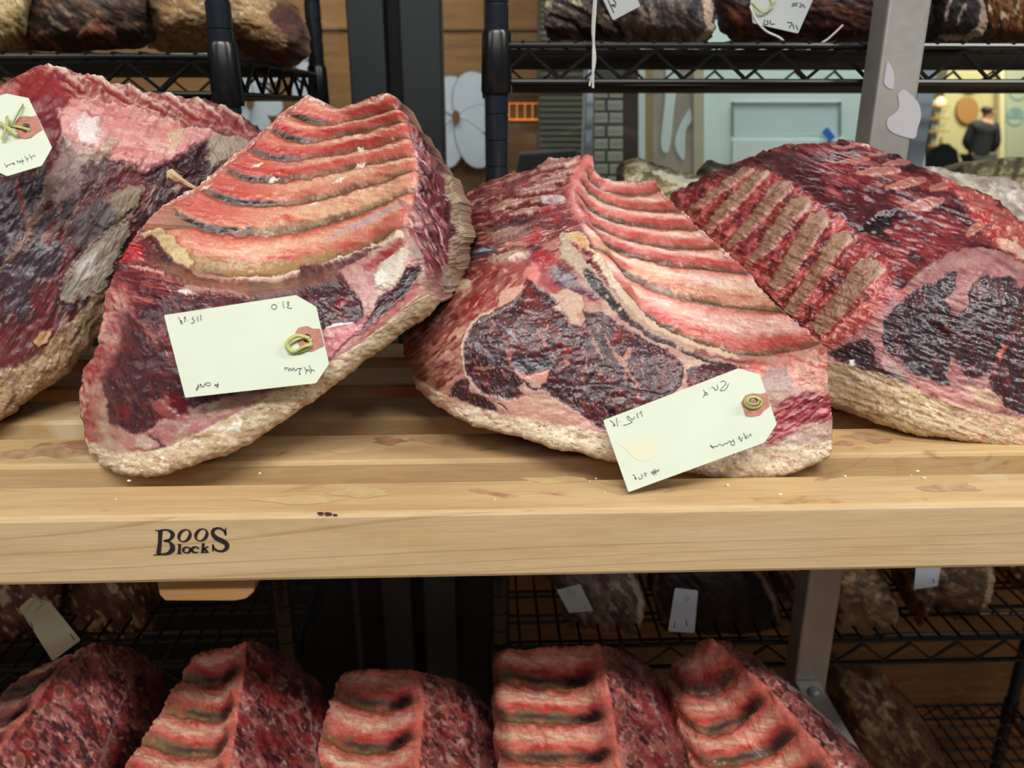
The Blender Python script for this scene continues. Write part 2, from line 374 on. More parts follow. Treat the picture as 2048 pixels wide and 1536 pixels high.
# ---------------------------------------------------------------- wood
def wood(name, c0, c1, stain=None, seed=0., lines=1.0):
    m, nt, b = newmat(name); tc = N(nt, 'ShaderNodeTexCoord'); lk = nt.links.new
    def mapn(sc, loc=(0, 0, 0)):
        mp = N(nt, 'ShaderNodeMapping'); mp.inputs['Scale'].default_value = sc; mp.inputs['Location'].default_value = (loc[0] + seed, loc[1] + seed * 1.7, loc[2]); lk(tc.outputs['Object'], mp.inputs[0]); return mp
    n1 = N(nt, 'ShaderNodeTexNoise', Scale=1.0, Detail=5.0, Roughness=.6); lk(mapn((6, 60, 60)).outputs[0], n1.inputs[0])
    n2 = N(nt, 'ShaderNodeTexNoise', Scale=1.0, Detail=4.0, Roughness=.7); lk(mapn((35, 900, 900)).outputs[0], n2.inputs[0])
    n3 = N(nt, 'ShaderNodeTexNoise', Scale=1.0, Detail=1.5, Distortion=.15); lk(mapn((.55, 7, 9)).outputs[0], n3.inputs[0])
    mx = N(nt, 'ShaderNodeMix', data_type='RGBA'); mx.inputs[6].default_value = L4(c0); mx.inputs[7].default_value = L4(c1)
    r = N(nt, 'ShaderNodeMapRange'); r.inputs[1].default_value = .35; r.inputs[2].default_value = .68; lk(n1.outputs['Fac'], r.inputs[0]); lk(r.outputs[0], mx.inputs[0])
    # fine grain
    r2 = N(nt, 'ShaderNodeMapRange'); r2.inputs[1].default_value = .3; r2.inputs[2].default_value = .7; r2.inputs[3].default_value = .86; r2.inputs[4].default_value = 1.08; lk(n2.outputs['Fac'], r2.inputs[0])
    m2 = N(nt, 'ShaderNodeMix', data_type='RGBA', blend_type='MULTIPLY'); m2.inputs[0].default_value = 1; lk(mx.outputs[2], m2.inputs[6]); lk(r2.outputs[0], m2.inputs[7])
    # long growth lines
    mu = N(nt, 'ShaderNodeMath', operation='MULTIPLY'); mu.inputs[1].default_value = 26.0; lk(n3.outputs['Fac'], mu.inputs[0])
    fr = N(nt, 'ShaderNodeMath', operation='FRACT'); lk(mu.outputs[0], fr.inputs[0])
    r3 = N(nt, 'ShaderNodeMapRange'); r3.inputs[1].default_value = .86; r3.inputs[2].default_value = .98; lk(fr.outputs[0], r3.inputs[0])
    m4 = N(nt, 'ShaderNodeMath', operation='MULTIPLY'); m4.inputs[1].default_value = .42 * lines; lk(r3.outputs[0], m4.inputs[0])
    m3 = N(nt, 'ShaderNodeMix', data_type='RGBA'); m3.inputs[7].default_value = L4((150, 112, 66)); lk(m4.outputs[0], m3.inputs[0]); lk(m2.outputs[2], m3.inputs[6])
    out = m3.outputs[2]
    for sc, lo, hi, col, amt, off in (stain or []):
        n = N(nt, 'ShaderNodeTexNoise', Scale=1.0, Detail=4.0, Distortion=.8); lk(mapn(sc, off).outputs[0], n.inputs[0])
        q = N(nt, 'ShaderNodeMapRange'); q.inputs[1].default_value = lo; q.inputs[2].default_value = hi; q.inputs[4].default_value = amt; lk(n.outputs['Fac'], q.inputs[0])
        w = N(nt, 'ShaderNodeMix', data_type='RGBA'); w.inputs[7].default_value = L4(col); lk(q.outputs[0], w.inputs[0]); lk(out, w.inputs[6]); out = w.outputs[2]
    lk(out, b.inputs['Base Color']); b.inputs['Roughness'].default_value = .55; b.inputs['Specular IOR Level'].default_value = .3
    bp = N(nt, 'ShaderNodeBump', Strength=.12, Distance=.0006); lk(n2.outputs['Fac'], bp.inputs['Height']); lk(bp.outputs[0], b.inputs['Normal'])
    return m
YEL = ((5, 14, 14), .52, .72, (200, 166, 96), .6, (3, 0, 0)); BLOOD = ((16, 30, 30), .62, .70, (138, 76, 62), .7, (0, 0, 7)); BLOOD2 = ((7, 16, 16), .58, .8, (166, 120, 92), .6, (9, 0, 2)); GREY = ((9, 22, 22), .6, .72, (206, 190, 160), .8, (1, 4, 2))
M['maple_front'] = wood('maple_front', (212, 184, 144), (200, 168, 124), [((4, 10, 30), .62, .8, (206, 160, 88), .6, (3, 0, 0))], 0.3)
M['maple_slat'] = wood('maple_slat', (202, 172, 128), (184, 148, 102), [YEL, BLOOD2, BLOOD, GREY], 2.1, .5)

ZT = CAMZ - 0.319 * S                       # top of the upper slatted rack
def slat_rack():
    y0 = .6 * S
    root = empty('slatted_rack', (0, y0 + .2, ZT - .064 * S), 'pale maple slatted rack with BOOS mark holding the four large rib cuts', 'rack')
    th = .064 * S
    edges = [(.600, .660), (.705, .773), (.818, .886), (.931, .999), (1.044, 1.112)]
    for i, (a, b) in enumerate(edges):
        mb = MB().box((-1.15, a * S, ZT - th), (1.25, b * S, ZT)); o = mb.build('slat', M['maple_front' if i == 0 else 'maple_slat'], root, bevel=.0028)
        if i == 0:
            # worn top of the front slat
            o.data.materials.append(M['maple_slat'])
            for p in o.data.polygons:
                if p.normal.z > .5: p.material_index = 1
            tag(o, 'front maple slat with burnt black BOOS lettering')
            front = o
    # cross bars under the slats; the near one shows its rounded, chamfered end
    endm = wood('maple_end_grain', (184, 140, 94), (164, 120, 74), None, 5., .8)
    y1 = .612
    pts = [(313, 1166), (513, 1160), (508, 1185), (492, 1199), (470, 1203), (330, 1203), (318, 1190)]
    P = [Vector(on_plane(a, b, (0, y1 * S, 0), (0, 1, 0))) for a, b in pts]; ztop = ZT - th + .0005
    P = [Vector((p.x, y1 * S, min(p.z, ztop))) for p in P]; P[0].z = P[1].z = ztop
    MB().prism(P, (0, .40, 0)).build('cross_bar', endm, root, bevel=.0012)
    Q = [Vector((p.x + .70, p.y + .03, p.z)) for p in P]
    MB().prism(Q, (0, .38, 0)).build('cross_bar', endm, root, bevel=.0012)
    # burnt letters on the front slat
    ink = simple('burnt_mark', (38, 32, 34), .6)
    def pz(a, b): return 280 + a / 10.24, 1030 + b / 10.24
    def ribbon(mb, P, w):
        P = np.asarray(P, float); P2 = spline(P, len(P) * 5) if len(P) > 2 else P
        w = np.interp(np.linspace(0, 1, len(P2)), np.linspace(0, 1, len(np.atleast_1d(w))), np.atleast_1d(w))
        t = np.gradient(P2, axis=0); t /= np.linalg.norm(t, axis=1)[:, None] + 1e-9; nn = np.stack([-t[:, 1], t[:, 0]], 1)
        A, B = P2 + nn * w[:, None], P2 - nn * w[:, None]
        pts = [on_plane(*pz(*q), (0, y0 - .0004, 0), (0, 1, 0)) for q in np.concatenate([A, B])]
        k = len(P2); mb.add(pts, [(i, i + 1, k + i + 1, k + i) for i in range(k - 1)])
    def ring(mb, cx, cy, rx, ry, tilt, w0, w1):
        a = np.linspace(0, 2 * math.pi, 33)
        w = w0 + (w1 - w0) * np.cos(a - .15) ** 2
        x, y = rx * np.cos(a), ry * np.sin(a)
        ribbon(mb, np.stack([cx + x - y * tilt, cy + y], 1), w)
    B = MB()
    ribbon(B, [(310, 318), (450, 318)], 11); ribbon(B, [(415, 315), (405, 560), (375, 800)], [46, 40, 48])
    ribbon(B, [(420, 308), (560, 308), (650, 360), (665, 420), (610, 500), (480, 525)], [14, 18, 40, 44, 26, 12])
    ribbon(B, [(480, 530), (600, 555), (662, 640), (650, 720), (560, 790), (380, 808)], [12, 22, 52, 54, 30, 12])
    ribbon(B, [(275, 818), (420, 812)], 10)
    letters = [('letter', B)]
    for cx, cy in ((910, 422), (1255, 407)):
        o_ = MB(); ring(o_, cx, cy, 112, 122, .25, 12, 34); letters.append(('letter', o_))
    s_ = MB()
    ribbon(s_, [(1755, 415), (1735, 340), (1660, 285), (1580, 268), (1500, 310), (1490, 390), (1560, 470), (1680, 530), (1770, 590), (1775, 670), (1700, 735), (1600, 735), (1520, 690), (1490, 600)], [14, 26, 22, 20, 34, 40, 48, 50, 48, 44, 24, 20, 26, 12])
    ribbon(s_, [(1755, 262), (1745, 420)], 13); ribbon(s_, [(1490, 595), (1490, 745)], 14)
    letters.append(('letter', s_))
    l_ = MB(); ribbon(l_, [(815, 600), (800, 785)], 30); ribbon(l_, [(770, 605), (840, 598)], 8); ribbon(l_, [(750, 790), (850, 785)], 10); letters.append(('letter', l_))
    o_ = MB(); ring(o_, 955, 715, 72, 58, .1, 14, 28); letters.append(('letter', o_))
    c_ = MB(); ribbon(c_, [(1200, 690), (1150, 655), (1080, 670), (1065, 730), (1120, 770), (1200, 755)], [24, 16, 26, 30, 18, 8]); letters.append(('letter', c_))
    k_ = MB(); ribbon(k_, [(1295, 575), (1280, 765)], 30); ribbon(k_, [(1400, 640), (1310, 690)], 14); ribbon(k_, [(1310, 680), (1380, 762)], 26); ribbon(k_, [(1240, 770), (1410, 765)], 9); letters.append(('letter', k_))
    for nm, mb in letters:
        o = mb.build(nm, ink, None, base=(0, 0, 0)); o.parent = front; o.location = (0, 0, 0)
        o.data.transform(Matrix.Translation(-Vector(root.location)))
    # purple specks
    sp = simple('dried_blood', (88, 58, 66), .4)
    for k, (a, b, r) in enumerate([(641, 1027, 7), (656, 1028, 8), (670, 1030, 5)]):
        c = on_plane(a, b, (0, y0 - .0003, 0), (0, 1, 0)); w = r / 1500 * .43
        mb = MB(); w *= 1.0; V = [(c[0] + w * math.cos(t) * (1 + .15 * math.sin(3 * t + k)), c[1], c[2] + w * .55 * math.sin(t)) for t in np.linspace(0, 2 * math.pi, 17)[:-1]]
        mb.add(V, [tuple(range(16))]); o = mb.build('blood_speck', sp, None, base=(0, 0, 0)); o.parent = front; o.data.transform(Matrix.Translation(-Vector(root.location)))
    # stains on the second slat and the front slat
    sm = [simple('blood_stain', (170, 126, 98), .5, var=.3, vscale=150), simple('pale_blood_stain', (184, 146, 110), .5, var=.3, vscale=150), simple('grease_mark', (198, 168, 120), .5, var=.15, vscale=120)]
    rng = random.Random(4)
    for ki, (px, py, rx, ry, mi) in enumerate([(775, 882, 32, 8, 0), (850, 878, 40, 6, 1), (905, 884, 46, 8, 1), (120, 902, 70, 12, 1), (40, 908, 50, 8, 1), (165, 892, 30, 8, 0), (1722, 872, 40, 6, 1), (1760, 882, 24, 5, 0), (1690, 886, 20, 5, 0), (690, 898, 60, 8, 2), (1110, 960, 60, 7, 2), (720, 985, 60, 10, 2), (1900, 975, 60, 8, 1), (1330, 978, 26, 4, 1), (600, 1000, 90, 8, 2)]):
        n = 26; ph = [rng.uniform(0, 6.3) for _ in range(3)]
        V = [at_z(px + rx * math.cos(t) * (1 + .22 * math.sin(3 * t + ph[0]) + .12 * math.sin(7 * t + ph[1])), py + ry * math.sin(t) * (1 + .25 * math.sin(4 * t + ph[2])), ZT + .0001 + ki * .000012) for t in np.linspace(0, 2 * math.pi, n + 1)[:-1]]
        MB().add(V, [tuple(range(n))]).build('stain', sm[mi], root)
    return root
slat_rack()
cm = simple('fat_crumb', (216, 204, 178), .5)
rng = random.Random(9)
for px, py in [(1180, 965), (1192, 958), (1210, 986), (1455, 972), (1690, 954), (1822, 952), (1835, 944), (1848, 958), (232, 1000), (258, 963), (520, 948), (1560, 990), (990, 1000)]:
    p = at_z(px, py, ZT); r = rng.uniform(.0007, .0014); mb = MB()
    mb.lathe(p, [(r * .7, 0), (r * rng.uniform(.9, 1.2), r * .4), (r * .8, r * .9), (r * .3, r * 1.2)], 7); o = mb.build('fat_crumb', cm, None, True, base=p)
    for v in o.data.vertices: v.co.x *= 1 + .5 * math.sin(v.co.y * 2000 + px)
    tag(o, 'tiny white fat crumb lying on the front maple slat', 'crumb', 'fat crumbs on the front slat')
# ---------------------------------------------------------------- rib cut in the middle
def ribs_paint(B, nr, umin, umax, seed, cream=None, dark_left=.5, valley=(128, 106, 82), pink=(212, 140, 128), red=(190, 88, 84), light=(228, 196, 182), amp=9, vdark=(74, 60, 52), vw=.70):
    """bones under their membrane: nr bands between the valley lines; returns the mask of the rib area"""
    P = B.P; u = np.clip((B.u - umin) / (umax - umin), 0, 1); m = ss(umin - .12, umin + .05, B.u) * (1 - ss(nr - .02, nr + .02, B.v))
    i = np.clip(np.floor(B.v), 0, nr - 1); t = np.clip(B.v + .05 * P.n1 * ss(0, .3, u), 0, nr) % 1.0
    t = np.where(np.floor(np.clip(B.v + .05 * P.n1 * ss(0, .3, u), 0, nr - 1e-4)) != i, np.where(B.v % 1 > .5, .999, .001), t)
    nz = P.noise(90, 26); n3 = P.noise(60, 9, 8); fine = P.noise(70, 4, 6)
    P.mix(m, pink)
    cr = np.zeros(nr) if cream is None else np.asarray(cream, float); cw = cr[i.astype(int)]
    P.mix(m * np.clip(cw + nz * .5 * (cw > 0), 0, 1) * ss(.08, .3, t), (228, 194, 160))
    P.mix(m * np.exp(-((t - .36 - .08 * nz) / .17) ** 2) * np.clip(.75 + n3 * .6, 0, 1), light)  # pale highlight painted into the colour along each rib
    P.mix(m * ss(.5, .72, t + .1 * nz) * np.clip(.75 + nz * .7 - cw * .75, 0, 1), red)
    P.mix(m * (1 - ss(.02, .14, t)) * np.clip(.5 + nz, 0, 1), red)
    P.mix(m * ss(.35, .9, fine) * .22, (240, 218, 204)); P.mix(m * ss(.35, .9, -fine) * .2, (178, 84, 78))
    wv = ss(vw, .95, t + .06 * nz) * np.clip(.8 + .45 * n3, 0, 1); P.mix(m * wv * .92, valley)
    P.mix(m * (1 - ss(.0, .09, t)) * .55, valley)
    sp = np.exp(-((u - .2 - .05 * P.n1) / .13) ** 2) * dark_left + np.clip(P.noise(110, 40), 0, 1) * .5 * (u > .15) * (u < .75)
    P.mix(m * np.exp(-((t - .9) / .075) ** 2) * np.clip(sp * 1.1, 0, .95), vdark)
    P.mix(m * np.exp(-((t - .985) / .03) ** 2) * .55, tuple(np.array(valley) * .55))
    P.H += 1.15 * m * amp * (np.abs(np.sin(math.pi * np.clip((t - .02) / .96, 0, 1))) ** .8) * ss(0, .12, u) * (.7 + .3 * ss(0, .4, u))
    P.H += m * (n3 * .8 + fine * .25)
    P.W = np.where(m > .5, .30 + .08 * nz, P.W)
    P.dots(m * ss(-.1, .5, P.n2), (240, 228, 214), 26, 2.6, .10, .8, .6)
    return m
def lean(P, m, dark=(74, 48, 54), red=(124, 50, 52), ang=60, flk=(196, 140, 120), amt=1.0, sc=1.0):
    P.mix(m, dark, -2, .34)
    P.mix(m * ss(-.1, .7, P.noise(70 * sc, 40 * sc, ang)) * .75, red)
    P.mix(m * ss(.1, .8, P.noise(60 * sc, 16 * sc, ang + 15)) * .5, (50, 36, 44))
    f = P.noise(22 * sc, 3.2 * sc, ang, 2); P.mix(m * ss(.2, .8, f) * .45, (120, 72, 74)); P.H += m * f * .45
    P.fleck(m, (150, 74, 62), 26 * sc, 9 * sc, ang + 5, .62, .75 * amt, .25, .6)
    P.fleck(m, flk, 18 * sc, 5.5 * sc, ang - 5, .78, .85 * amt, .18, 1)
    P.fleck(m, (214, 196, 186), 7 * sc, 2.4 * sc, ang, .98, .8 * amt, .12, .8)
    P.dots(m, (215, 200, 190), 17 * sc, 1.6, .16 * amt, .85, .4, .15)
    P.H += m * (P.noise(50 * sc, 24 * sc, ang) * 1.5 + P.noise(14 * sc) * .25)
    P.W = np.where(m > .5, .30 + .12 * P.noise(30), P.W)
def fatty(P, m, c0=(184, 146, 136), c1=(198, 174, 156), c2=(164, 112, 108)):
    P.mix(m, c0, 0, .42); P.mix(m * ss(-.2, .6, P.noise(60)) * .8, c1); P.mix(m * ss(.1, .8, P.noise(45, 22, 30)) * .6, c2)
    P.mix(m * ss(.3, .9, P.noise(11)) * .25, (222, 204, 192)); P.H += m * (P.noise(60, 30) * 2.5 + P.noise(20) * .8 + P.noise(8) * .35)
def rind(P, m, c0=(222, 206, 182), c1=(196, 166, 140), c2=(236, 226, 210), c3=(178, 140, 118)):
    P.mix(m, c0, 2, .5); P.mix(m * ss(0, .7, P.noise(50, 20, 20)) * .7, c1); P.mix(m * ss(.1, .7, P.noise(22, 12, 15)) * .8, c2)
    P.mix(m * ss(.35, .8, P.noise(26, 10, 10)) * .7, c3); P.fleck(m, (120, 88, 76), 30, 3, 12, .8, .7, .2, -1.5)
    P.H += m * (P.noise(70, 40) * 3 + P.noise(24) * 1.6 + P.noise(9) * .7)
def mid_piece():
    zt = (780, 280, 2.1337)
    def ab(L): return [(213.4 + a * .5557, 469.4 + b * .5557) for a, b in L]         # from the close view of the eye
    def cd(L): return [((900 + a / 4.8 - 780) * 2.1337, (300 + b / 4.8 - 280) * 2.1337) for a, b in L]
    Vs = [[(852, 62), (870, 120), (915, 165), (1000, 180), (1142, 172)], [(815, 115), (860, 190), (960, 236), (1080, 240), (1165, 212)],
          [(790, 160), (850, 232), (950, 280), (1100, 305), (1250, 310)], [(774, 215), (846, 300), (950, 350), (1130, 380), (1329, 386)],
          [(780, 262), (832, 342), (930, 402), (1100, 450), (1260, 468), (1420, 468)], [(818, 350), (870, 420), (960, 472), (1100, 520), (1300, 552), (1540, 575)],
          [(890, 470), (930, 520), (1020, 590), (1150, 650), (1330, 700), (1500, 722), (1692, 742)],
          [(985, 640), (1060, 735), (1150, 800), (1300, 862), (1480, 915), (1640, 920), (1846, 872)]]
    DL = [1.03, 1.0, .97, .94, .91, .87, .835, .79]; DR = [.99, .955, .92, .88, .835, .79, .745, .70]
    left = [[(290, 236), (430, 178), (640, 104)], [(284, 275), (430, 222), (620, 165)], [(283, 320), (430, 268), (610, 215)], [(285, 365), (425, 316), (605, 268)],
            [(290, 410), (425, 362), (610, 318)], [(297, 455), (425, 418), (620, 382)], [(298, 520), (430, 495), (640, 462)], [(285, 600), (430, 575), (690, 545)]]
    LD = [(1.12, 1.08, 1.05), (1.09, 1.045, 1.02), (1.06, 1.01, .99), (1.03, .98, .96), (1.0, .95, .925), (.97, .91, .885), (.93, .865, .845), (.89, .815, .79)]
    net = []
    for k in range(8):
        r = resample(Vs[k], 7); t = np.linspace(0, 1, 7); D = DL[k] + (DR[k] - DL[k]) * t + .035 * np.sin(math.pi * t) * (1 - .3 * t)
        net.append([(x, y, d) for (x, y), d in zip(left[k], LD[k])] + [(x, y, d) for (x, y), d in zip(r, D)])
    F = [([(215, 672), (400, 650), (650, 620), (930, 690), (1030, 800), (1150, 862), (1300, 920), (1480, 958), (1655, 968), (1866, 935)], [.865, .77, .755, .755, .745, .735, .728, .72, .71, .695]),
         ([(102, 785), (300, 775), (500, 765), (770, 800), (900, 892), (1050, 955), (1230, 1012), (1430, 1050), (1640, 1055), (1870, 1040)], [.85, .75, .728, .72, .715, .71, .705, .70, .695, .688]),
         ([(57, 880), (200, 925), (400, 945), (640, 985), (800, 1045), (960, 1095), (1150, 1135), (1400, 1172), (1640, 1182), (1888, 1175)], [.83, .735, .712, .702, .698, .694, .69, .687, .684, .680]),
         ([(92, 1000), (200, 1072), (370, 1140), (560, 1190), (740, 1222), (900, 1252), (1100, 1292), (1400, 1312), (1640, 1312), (1888, 1290)], [.82, .735, .708, .693, .687, .683, .680, .677, .675, .674]),
         ([(130, 1062), (215, 1140), (335, 1206), (520, 1262), (700, 1310), (880, 1350), (1080, 1392), (1350, 1432), (1620, 1452), (1868, 1352)], [.825, .745, .718, .700, .691, .686, .682, .678, .676, .678]),
         ([(170, 1055), (250, 1120), (365, 1175), (540, 1226), (710, 1268), (880, 1306), (1080, 1346), (1350, 1384), (1610, 1400), (1850, 1320)], [.87, .81, .78, .76, .75, .745, .74, .735, .735, .73])]
    for pts, D in F: net.append([(x, y, d) for (x, y), d in zip(pts, D)])
    B = Body(net, zt, 2.0, 3); P = B.P; u, v = B.u, B.v
    # overall: fat and connective tissue of the cut face
    P.mix(np.ones_like(u), (190, 146, 136)); fatty(P, np.ones_like(u))
    # chine side: sawn bone tips and muscle in slanting streaks
    ch = (1 - ss(2.85, 3.05, u)) * (1 - ss(6.6, 7.6, v))
    P.mix(ch, (134, 66, 68), 0, .33)
    P.mix(ch * ss(-.1, .6, P.noise(120, 18, -17)) * .85, (118, 52, 54)); P.mix(ch * ss(.0, .6, P.noise(90, 14, -18)) * .85, (196, 140, 130))
    P.mix(ch * ss(.25, .8, P.noise(70, 12, -20)) * .8, (78, 44, 48)); P.mix(ch * ss(.4, .8, P.noise(40, 5, -20)) * .8, (222, 186, 176))
    P.mix(ch * ss(.3, .9, P.noise(50, 24, -20)) * .7, (168, 48, 50))
    P.H += ch * (P.noise(90, 13, -18) * 5 + P.noise(30, 6, -18) * 2.2)
    for a, b, w in [((640, 112), (800, 80), 12), ((690, 150), (810, 118), 10), ((620, 190), (745, 160), 11), ((560, 230), (700, 198), 9), ((600, 262), (735, 245), 10), ((430, 300), (560, 262), 8), ((510, 322), (690, 292), 8), ((440, 420), (560, 380), 11), ((420, 510), (560, 486), 12)]:
        c = [(a[0] * .5 + b[0] * .5) * .0 + a[0], a[1]]
        P.line([a, b], (220, 188, 176), [w * .6, w * 1.35, w * 1.45, w * .7], .9, 3, 4, 4); P.line([a, b], (164, 126, 110), [w * .4, w, w * 1.1, w * .5], 1, 2.5, 3, 1); P.line([(a[0] - 30, a[1] + w * 2.4), (b[0] - 20, b[1] + w * 2.4)], (112, 32, 38), [3, w * .6, w * .5, 3], .8, 4, 5, -5); P.line([(a[0], a[1] + w * .9), (b[0], b[1] + w)], (224, 190, 178), 2, .7, 2, 3, 1)
        P.line([(a[0] + 10, a[1] - w), (b[0], b[1] - w)], (220, 180, 168), 1.6, .7, 1.5, 3, 1)
    P.poly(cd([(870, 480), (890, 450), (1080, 430), (1110, 470), (1080, 500), (960, 530), (880, 520)]), (206, 182, 182), 1, 5, 3, 3); P.poly(cd([(880, 480), (920, 455), (950, 470), (920, 500)]), (190, 205, 222), .9, 4, 2)
    P.poly(cd([(150, 990), (230, 930), (420, 930), (480, 980), (300, 1030), (200, 1020)]), (92, 84, 100), 1, 8, 4, 2, .15); P.line(cd([(190, 985), (330, 965), (400, 975)]), (214, 220, 232), [3, 8, 2], .9, 3, 2)
    P.poly(cd([(260, 770), (420, 700), (640, 660), (820, 640), (760, 690), (560, 730), (420, 790)]), (84, 42, 48), .95, 8, 6, -3); P.poly(cd([(380, 880), (520, 800), (700, 760), (780, 790), (640, 850), (520, 900)]), (150, 120, 110), .8, 8, 5, 2)
    P.poly(cd([(700, 860), (800, 790), (890, 800), (850, 870), (740, 890)]), (190, 48, 50), .6, 8, 6); P.poly(cd([(820, 600), (960, 560), (1020, 590), (900, 620)]), (176, 50, 54), .6, 8, 5); P.poly(cd([(930, 250), (1030, 220), (1040, 245), (900, 275)]), (184, 54, 56), .6, 6, 4)
    P.poly(cd([(780, 1010), (860, 960), (960, 980), (940, 1040), (860, 1050)]), (172, 44, 50), .6, 8, 6)
    P.poly(cd([(330, 1100), (440, 1040), (600, 970), (780, 960), (740, 1020), (600, 1060), (480, 1110)]), (184, 156, 138), .95, 8, 6, 3); P.poly(cd([(560, 1050), (700, 1010), (760, 1040), (640, 1100)]), (236, 214, 206), .8, 8, 5, 2)
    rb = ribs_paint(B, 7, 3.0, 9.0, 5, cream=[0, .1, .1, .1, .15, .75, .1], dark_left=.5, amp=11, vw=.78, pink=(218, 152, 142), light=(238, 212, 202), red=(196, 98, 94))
    P.mix(ss(2.7, 3.0, u) * (1 - ss(3.15, 3.5, u)) * (1 - ss(4.6, 5.2, v)) * .8, (214, 130, 126))
    P.mix(ss(8.82, 8.95, u + .04 * P.n1) * (1 - ss(4.9, 5.1, v)) * (1 - ss(.35, .6, v % 1)), (242, 236, 228), 5); P.mix(ss(8.92, 8.99, u) * (1 - ss(6.9, 7.0, v)) * .7, (226, 170, 160), 1)
    # front of the cut: reds under the chine
    P.poly(cd([(100, 1180), (420, 1100), (640, 1080), (760, 1060), (880, 1080), (930, 1130), (1100, 1160), (1290, 1330), (1400, 1400), (1450, 1480), (1200, 1420), (1000, 1370), (860, 1300), (740, 1230), (640, 1400), (500, 1536), (100, 1536)]), (166, 74, 76), .85, 14, 12)
    P.poly(ab([(830, 150), (900, 110), (990, 130), (1060, 240), (1190, 330), (1240, 380), (1100, 360), (960, 310), (860, 240)]), (104, 62, 78), .9, 10, 10, -2, .2); P.poly(ab([(890, 190), (960, 170), (1010, 230), (940, 260)]), (140, 140, 160), .7, 10, 8)
    P.poly(ab([(700, 90), (770, 80), (760, 200), (740, 260), (700, 260), (640, 190)]), (226, 150, 142), .9, 8, 8, 3); P.poly(ab([(700, 30), (760, 10), (900, 50), (900, 120), (760, 130)]), (178, 46, 54), .8, 10, 8)
    lr = P.pm(ab([(150, 150), (520, 130), (640, 190), (560, 300), (430, 380), (260, 520), (150, 640), (20, 760), (-120, 860), (-140, 700), (0, 500), (100, 300)]), 12, 14)
    P.mix(lr * .8, (160, 92, 88)); P.mix(lr * ss(.0, .5, P.noise(60, 14, -42)) * .9, (146, 38, 44)); P.mix(lr * ss(.1, .6, P.noise(46, 10, -46)) * .8, (214, 168, 150)); P.H += lr * P.noise(50, 10, -45) * 3
    P.poly(ab([(100, 290), (130, 240), (220, 220), (255, 260), (200, 330), (120, 350)]), (206, 190, 158), 1, 8, 8, 5)
    lf = P.pm([(60, 780), (210, 690), (330, 760), (325, 900), (320, 1060), (260, 1110), (120, 1020), (40, 900)], 16, 14)
    P.mix(lf * .7, (168, 112, 100)); P.mix(lf * ss(.05, .6, P.noise(70, 12, -35)) * .85, (120, 54, 54)); P.mix(lf * ss(.1, .6, P.noise(50, 16, -40)) * .7, (212, 172, 152)); P.H += lf * P.noise(60, 12, -35) * 2.5
    # eye of the rib
    eye = P.pm(ab([(190, 860), (185, 750), (215, 620), (300, 530), (420, 460), (560, 400), (620, 320), (665, 220), (700, 240), (760, 300), (830, 330), (900, 400), (960, 470), (1000, 560), (1090, 590), (1120, 540), (1090, 450), (1150, 470), (1250, 470), (1330, 530), (1430, 600), (1613, 690), (1800, 800), (1870, 900), (1860, 1030), (1740, 1150), (1560, 1260), (1300, 1390), (1240, 1370), (1150, 1320), (1060, 1240), (960, 1180), (860, 1120), (790, 1070), (720, 1080), (680, 1060), (640, 1020), (600, 1060), (650, 1120), (590, 1150), (480, 1140), (330, 1100), (250, 1030), (200, 960)]), 3, 5)
    P.mix(P.lm(ab([(200, 960), (185, 750), (215, 620), (300, 530), (420, 460), (560, 400)]), 10, 4, 4), (206, 178, 160), 2)
    lean(P, eye, ang=62, sc=1.0)
    P.H -= eye * 3
    # seams, fat wedges and large flecks inside the eye
    P.poly(ab([(430, 450), (470, 330), (560, 290), (650, 260), (600, 360), (560, 400)]), (204, 160, 146), 1, 5, 6, 3)
    P.poly(ab([(910, 330), (960, 310), (1080, 345), (1110, 420), (1070, 500), (1080, 560), (1000, 570), (960, 480), (860, 430), (950, 400)]), (196, 168, 148), 1, 4, 6, 4)
    P.poly(ab([(530, 905), (640, 955), (720, 962), (850, 900), (820, 990), (770, 1060), (700, 1055), (620, 985)]), (208, 158, 146), 1, 5, 6, 3); P.poly(ab([(660, 1000), (760, 1000), (750, 1060), (700, 1050)]), (190, 170, 150), .9, 6, 5)
    P.poly(ab([(500, 750), (590, 770), (560, 800), (540, 850), (580, 910), (540, 900), (500, 820)]), (168, 112, 104), .9, 5, 6, 2); P.poly(ab([(560, 810), (700, 850), (830, 840), (840, 900), (720, 940), (620, 920), (560, 870)]), (62, 58, 72), .9, 8, 6, -2, .15)
    P.line(ab([(440, 550), (540, 640), (600, 710)]), (150, 160, 178), [2, 7, 3], .8, 3, 3, 1)
    for L, w in [([(1180, 690), (1220, 770), (1270, 860)], [7, 11, 3]), ([(1270, 640), (1330, 760), (1390, 850), (1450, 930), (1500, 1010), (1520, 1070)], [8, 10, 16, 12, 10, 3]), ([(1460, 760), (1440, 800), (1400, 850)], [16, 22, 8]), ([(1430, 930), (1435, 1060)], [8, 3]), ([(800, 680), (800, 730)], [6, 15]), ([(830, 580), (800, 610)], [10, 5]), ([(1120, 800), (1130, 900)], [5, 9]), ([(960, 850), (980, 870)], [13, 10]), ([(1090, 1000), (1110, 1020)], [14, 9]), ([(400, 540), (410, 560)], [13, 12]), ([(270, 900), (330, 915), (400, 910)], [12, 16, 8]), ([(1060, 500), (1110, 590)], [14, 9]), ([(620, 600), (680, 640)], [9, 5]), ([(740, 600), (780, 660)], [6, 3]), ([(1310, 1100), (1290, 1160)], [5, 3]), ([(1190, 880), (1210, 900)], [7, 6])]:
        P.line(ab(L), (186, 134, 116), np.array(w) * .6, .85, 2.5, 6, 1.2)
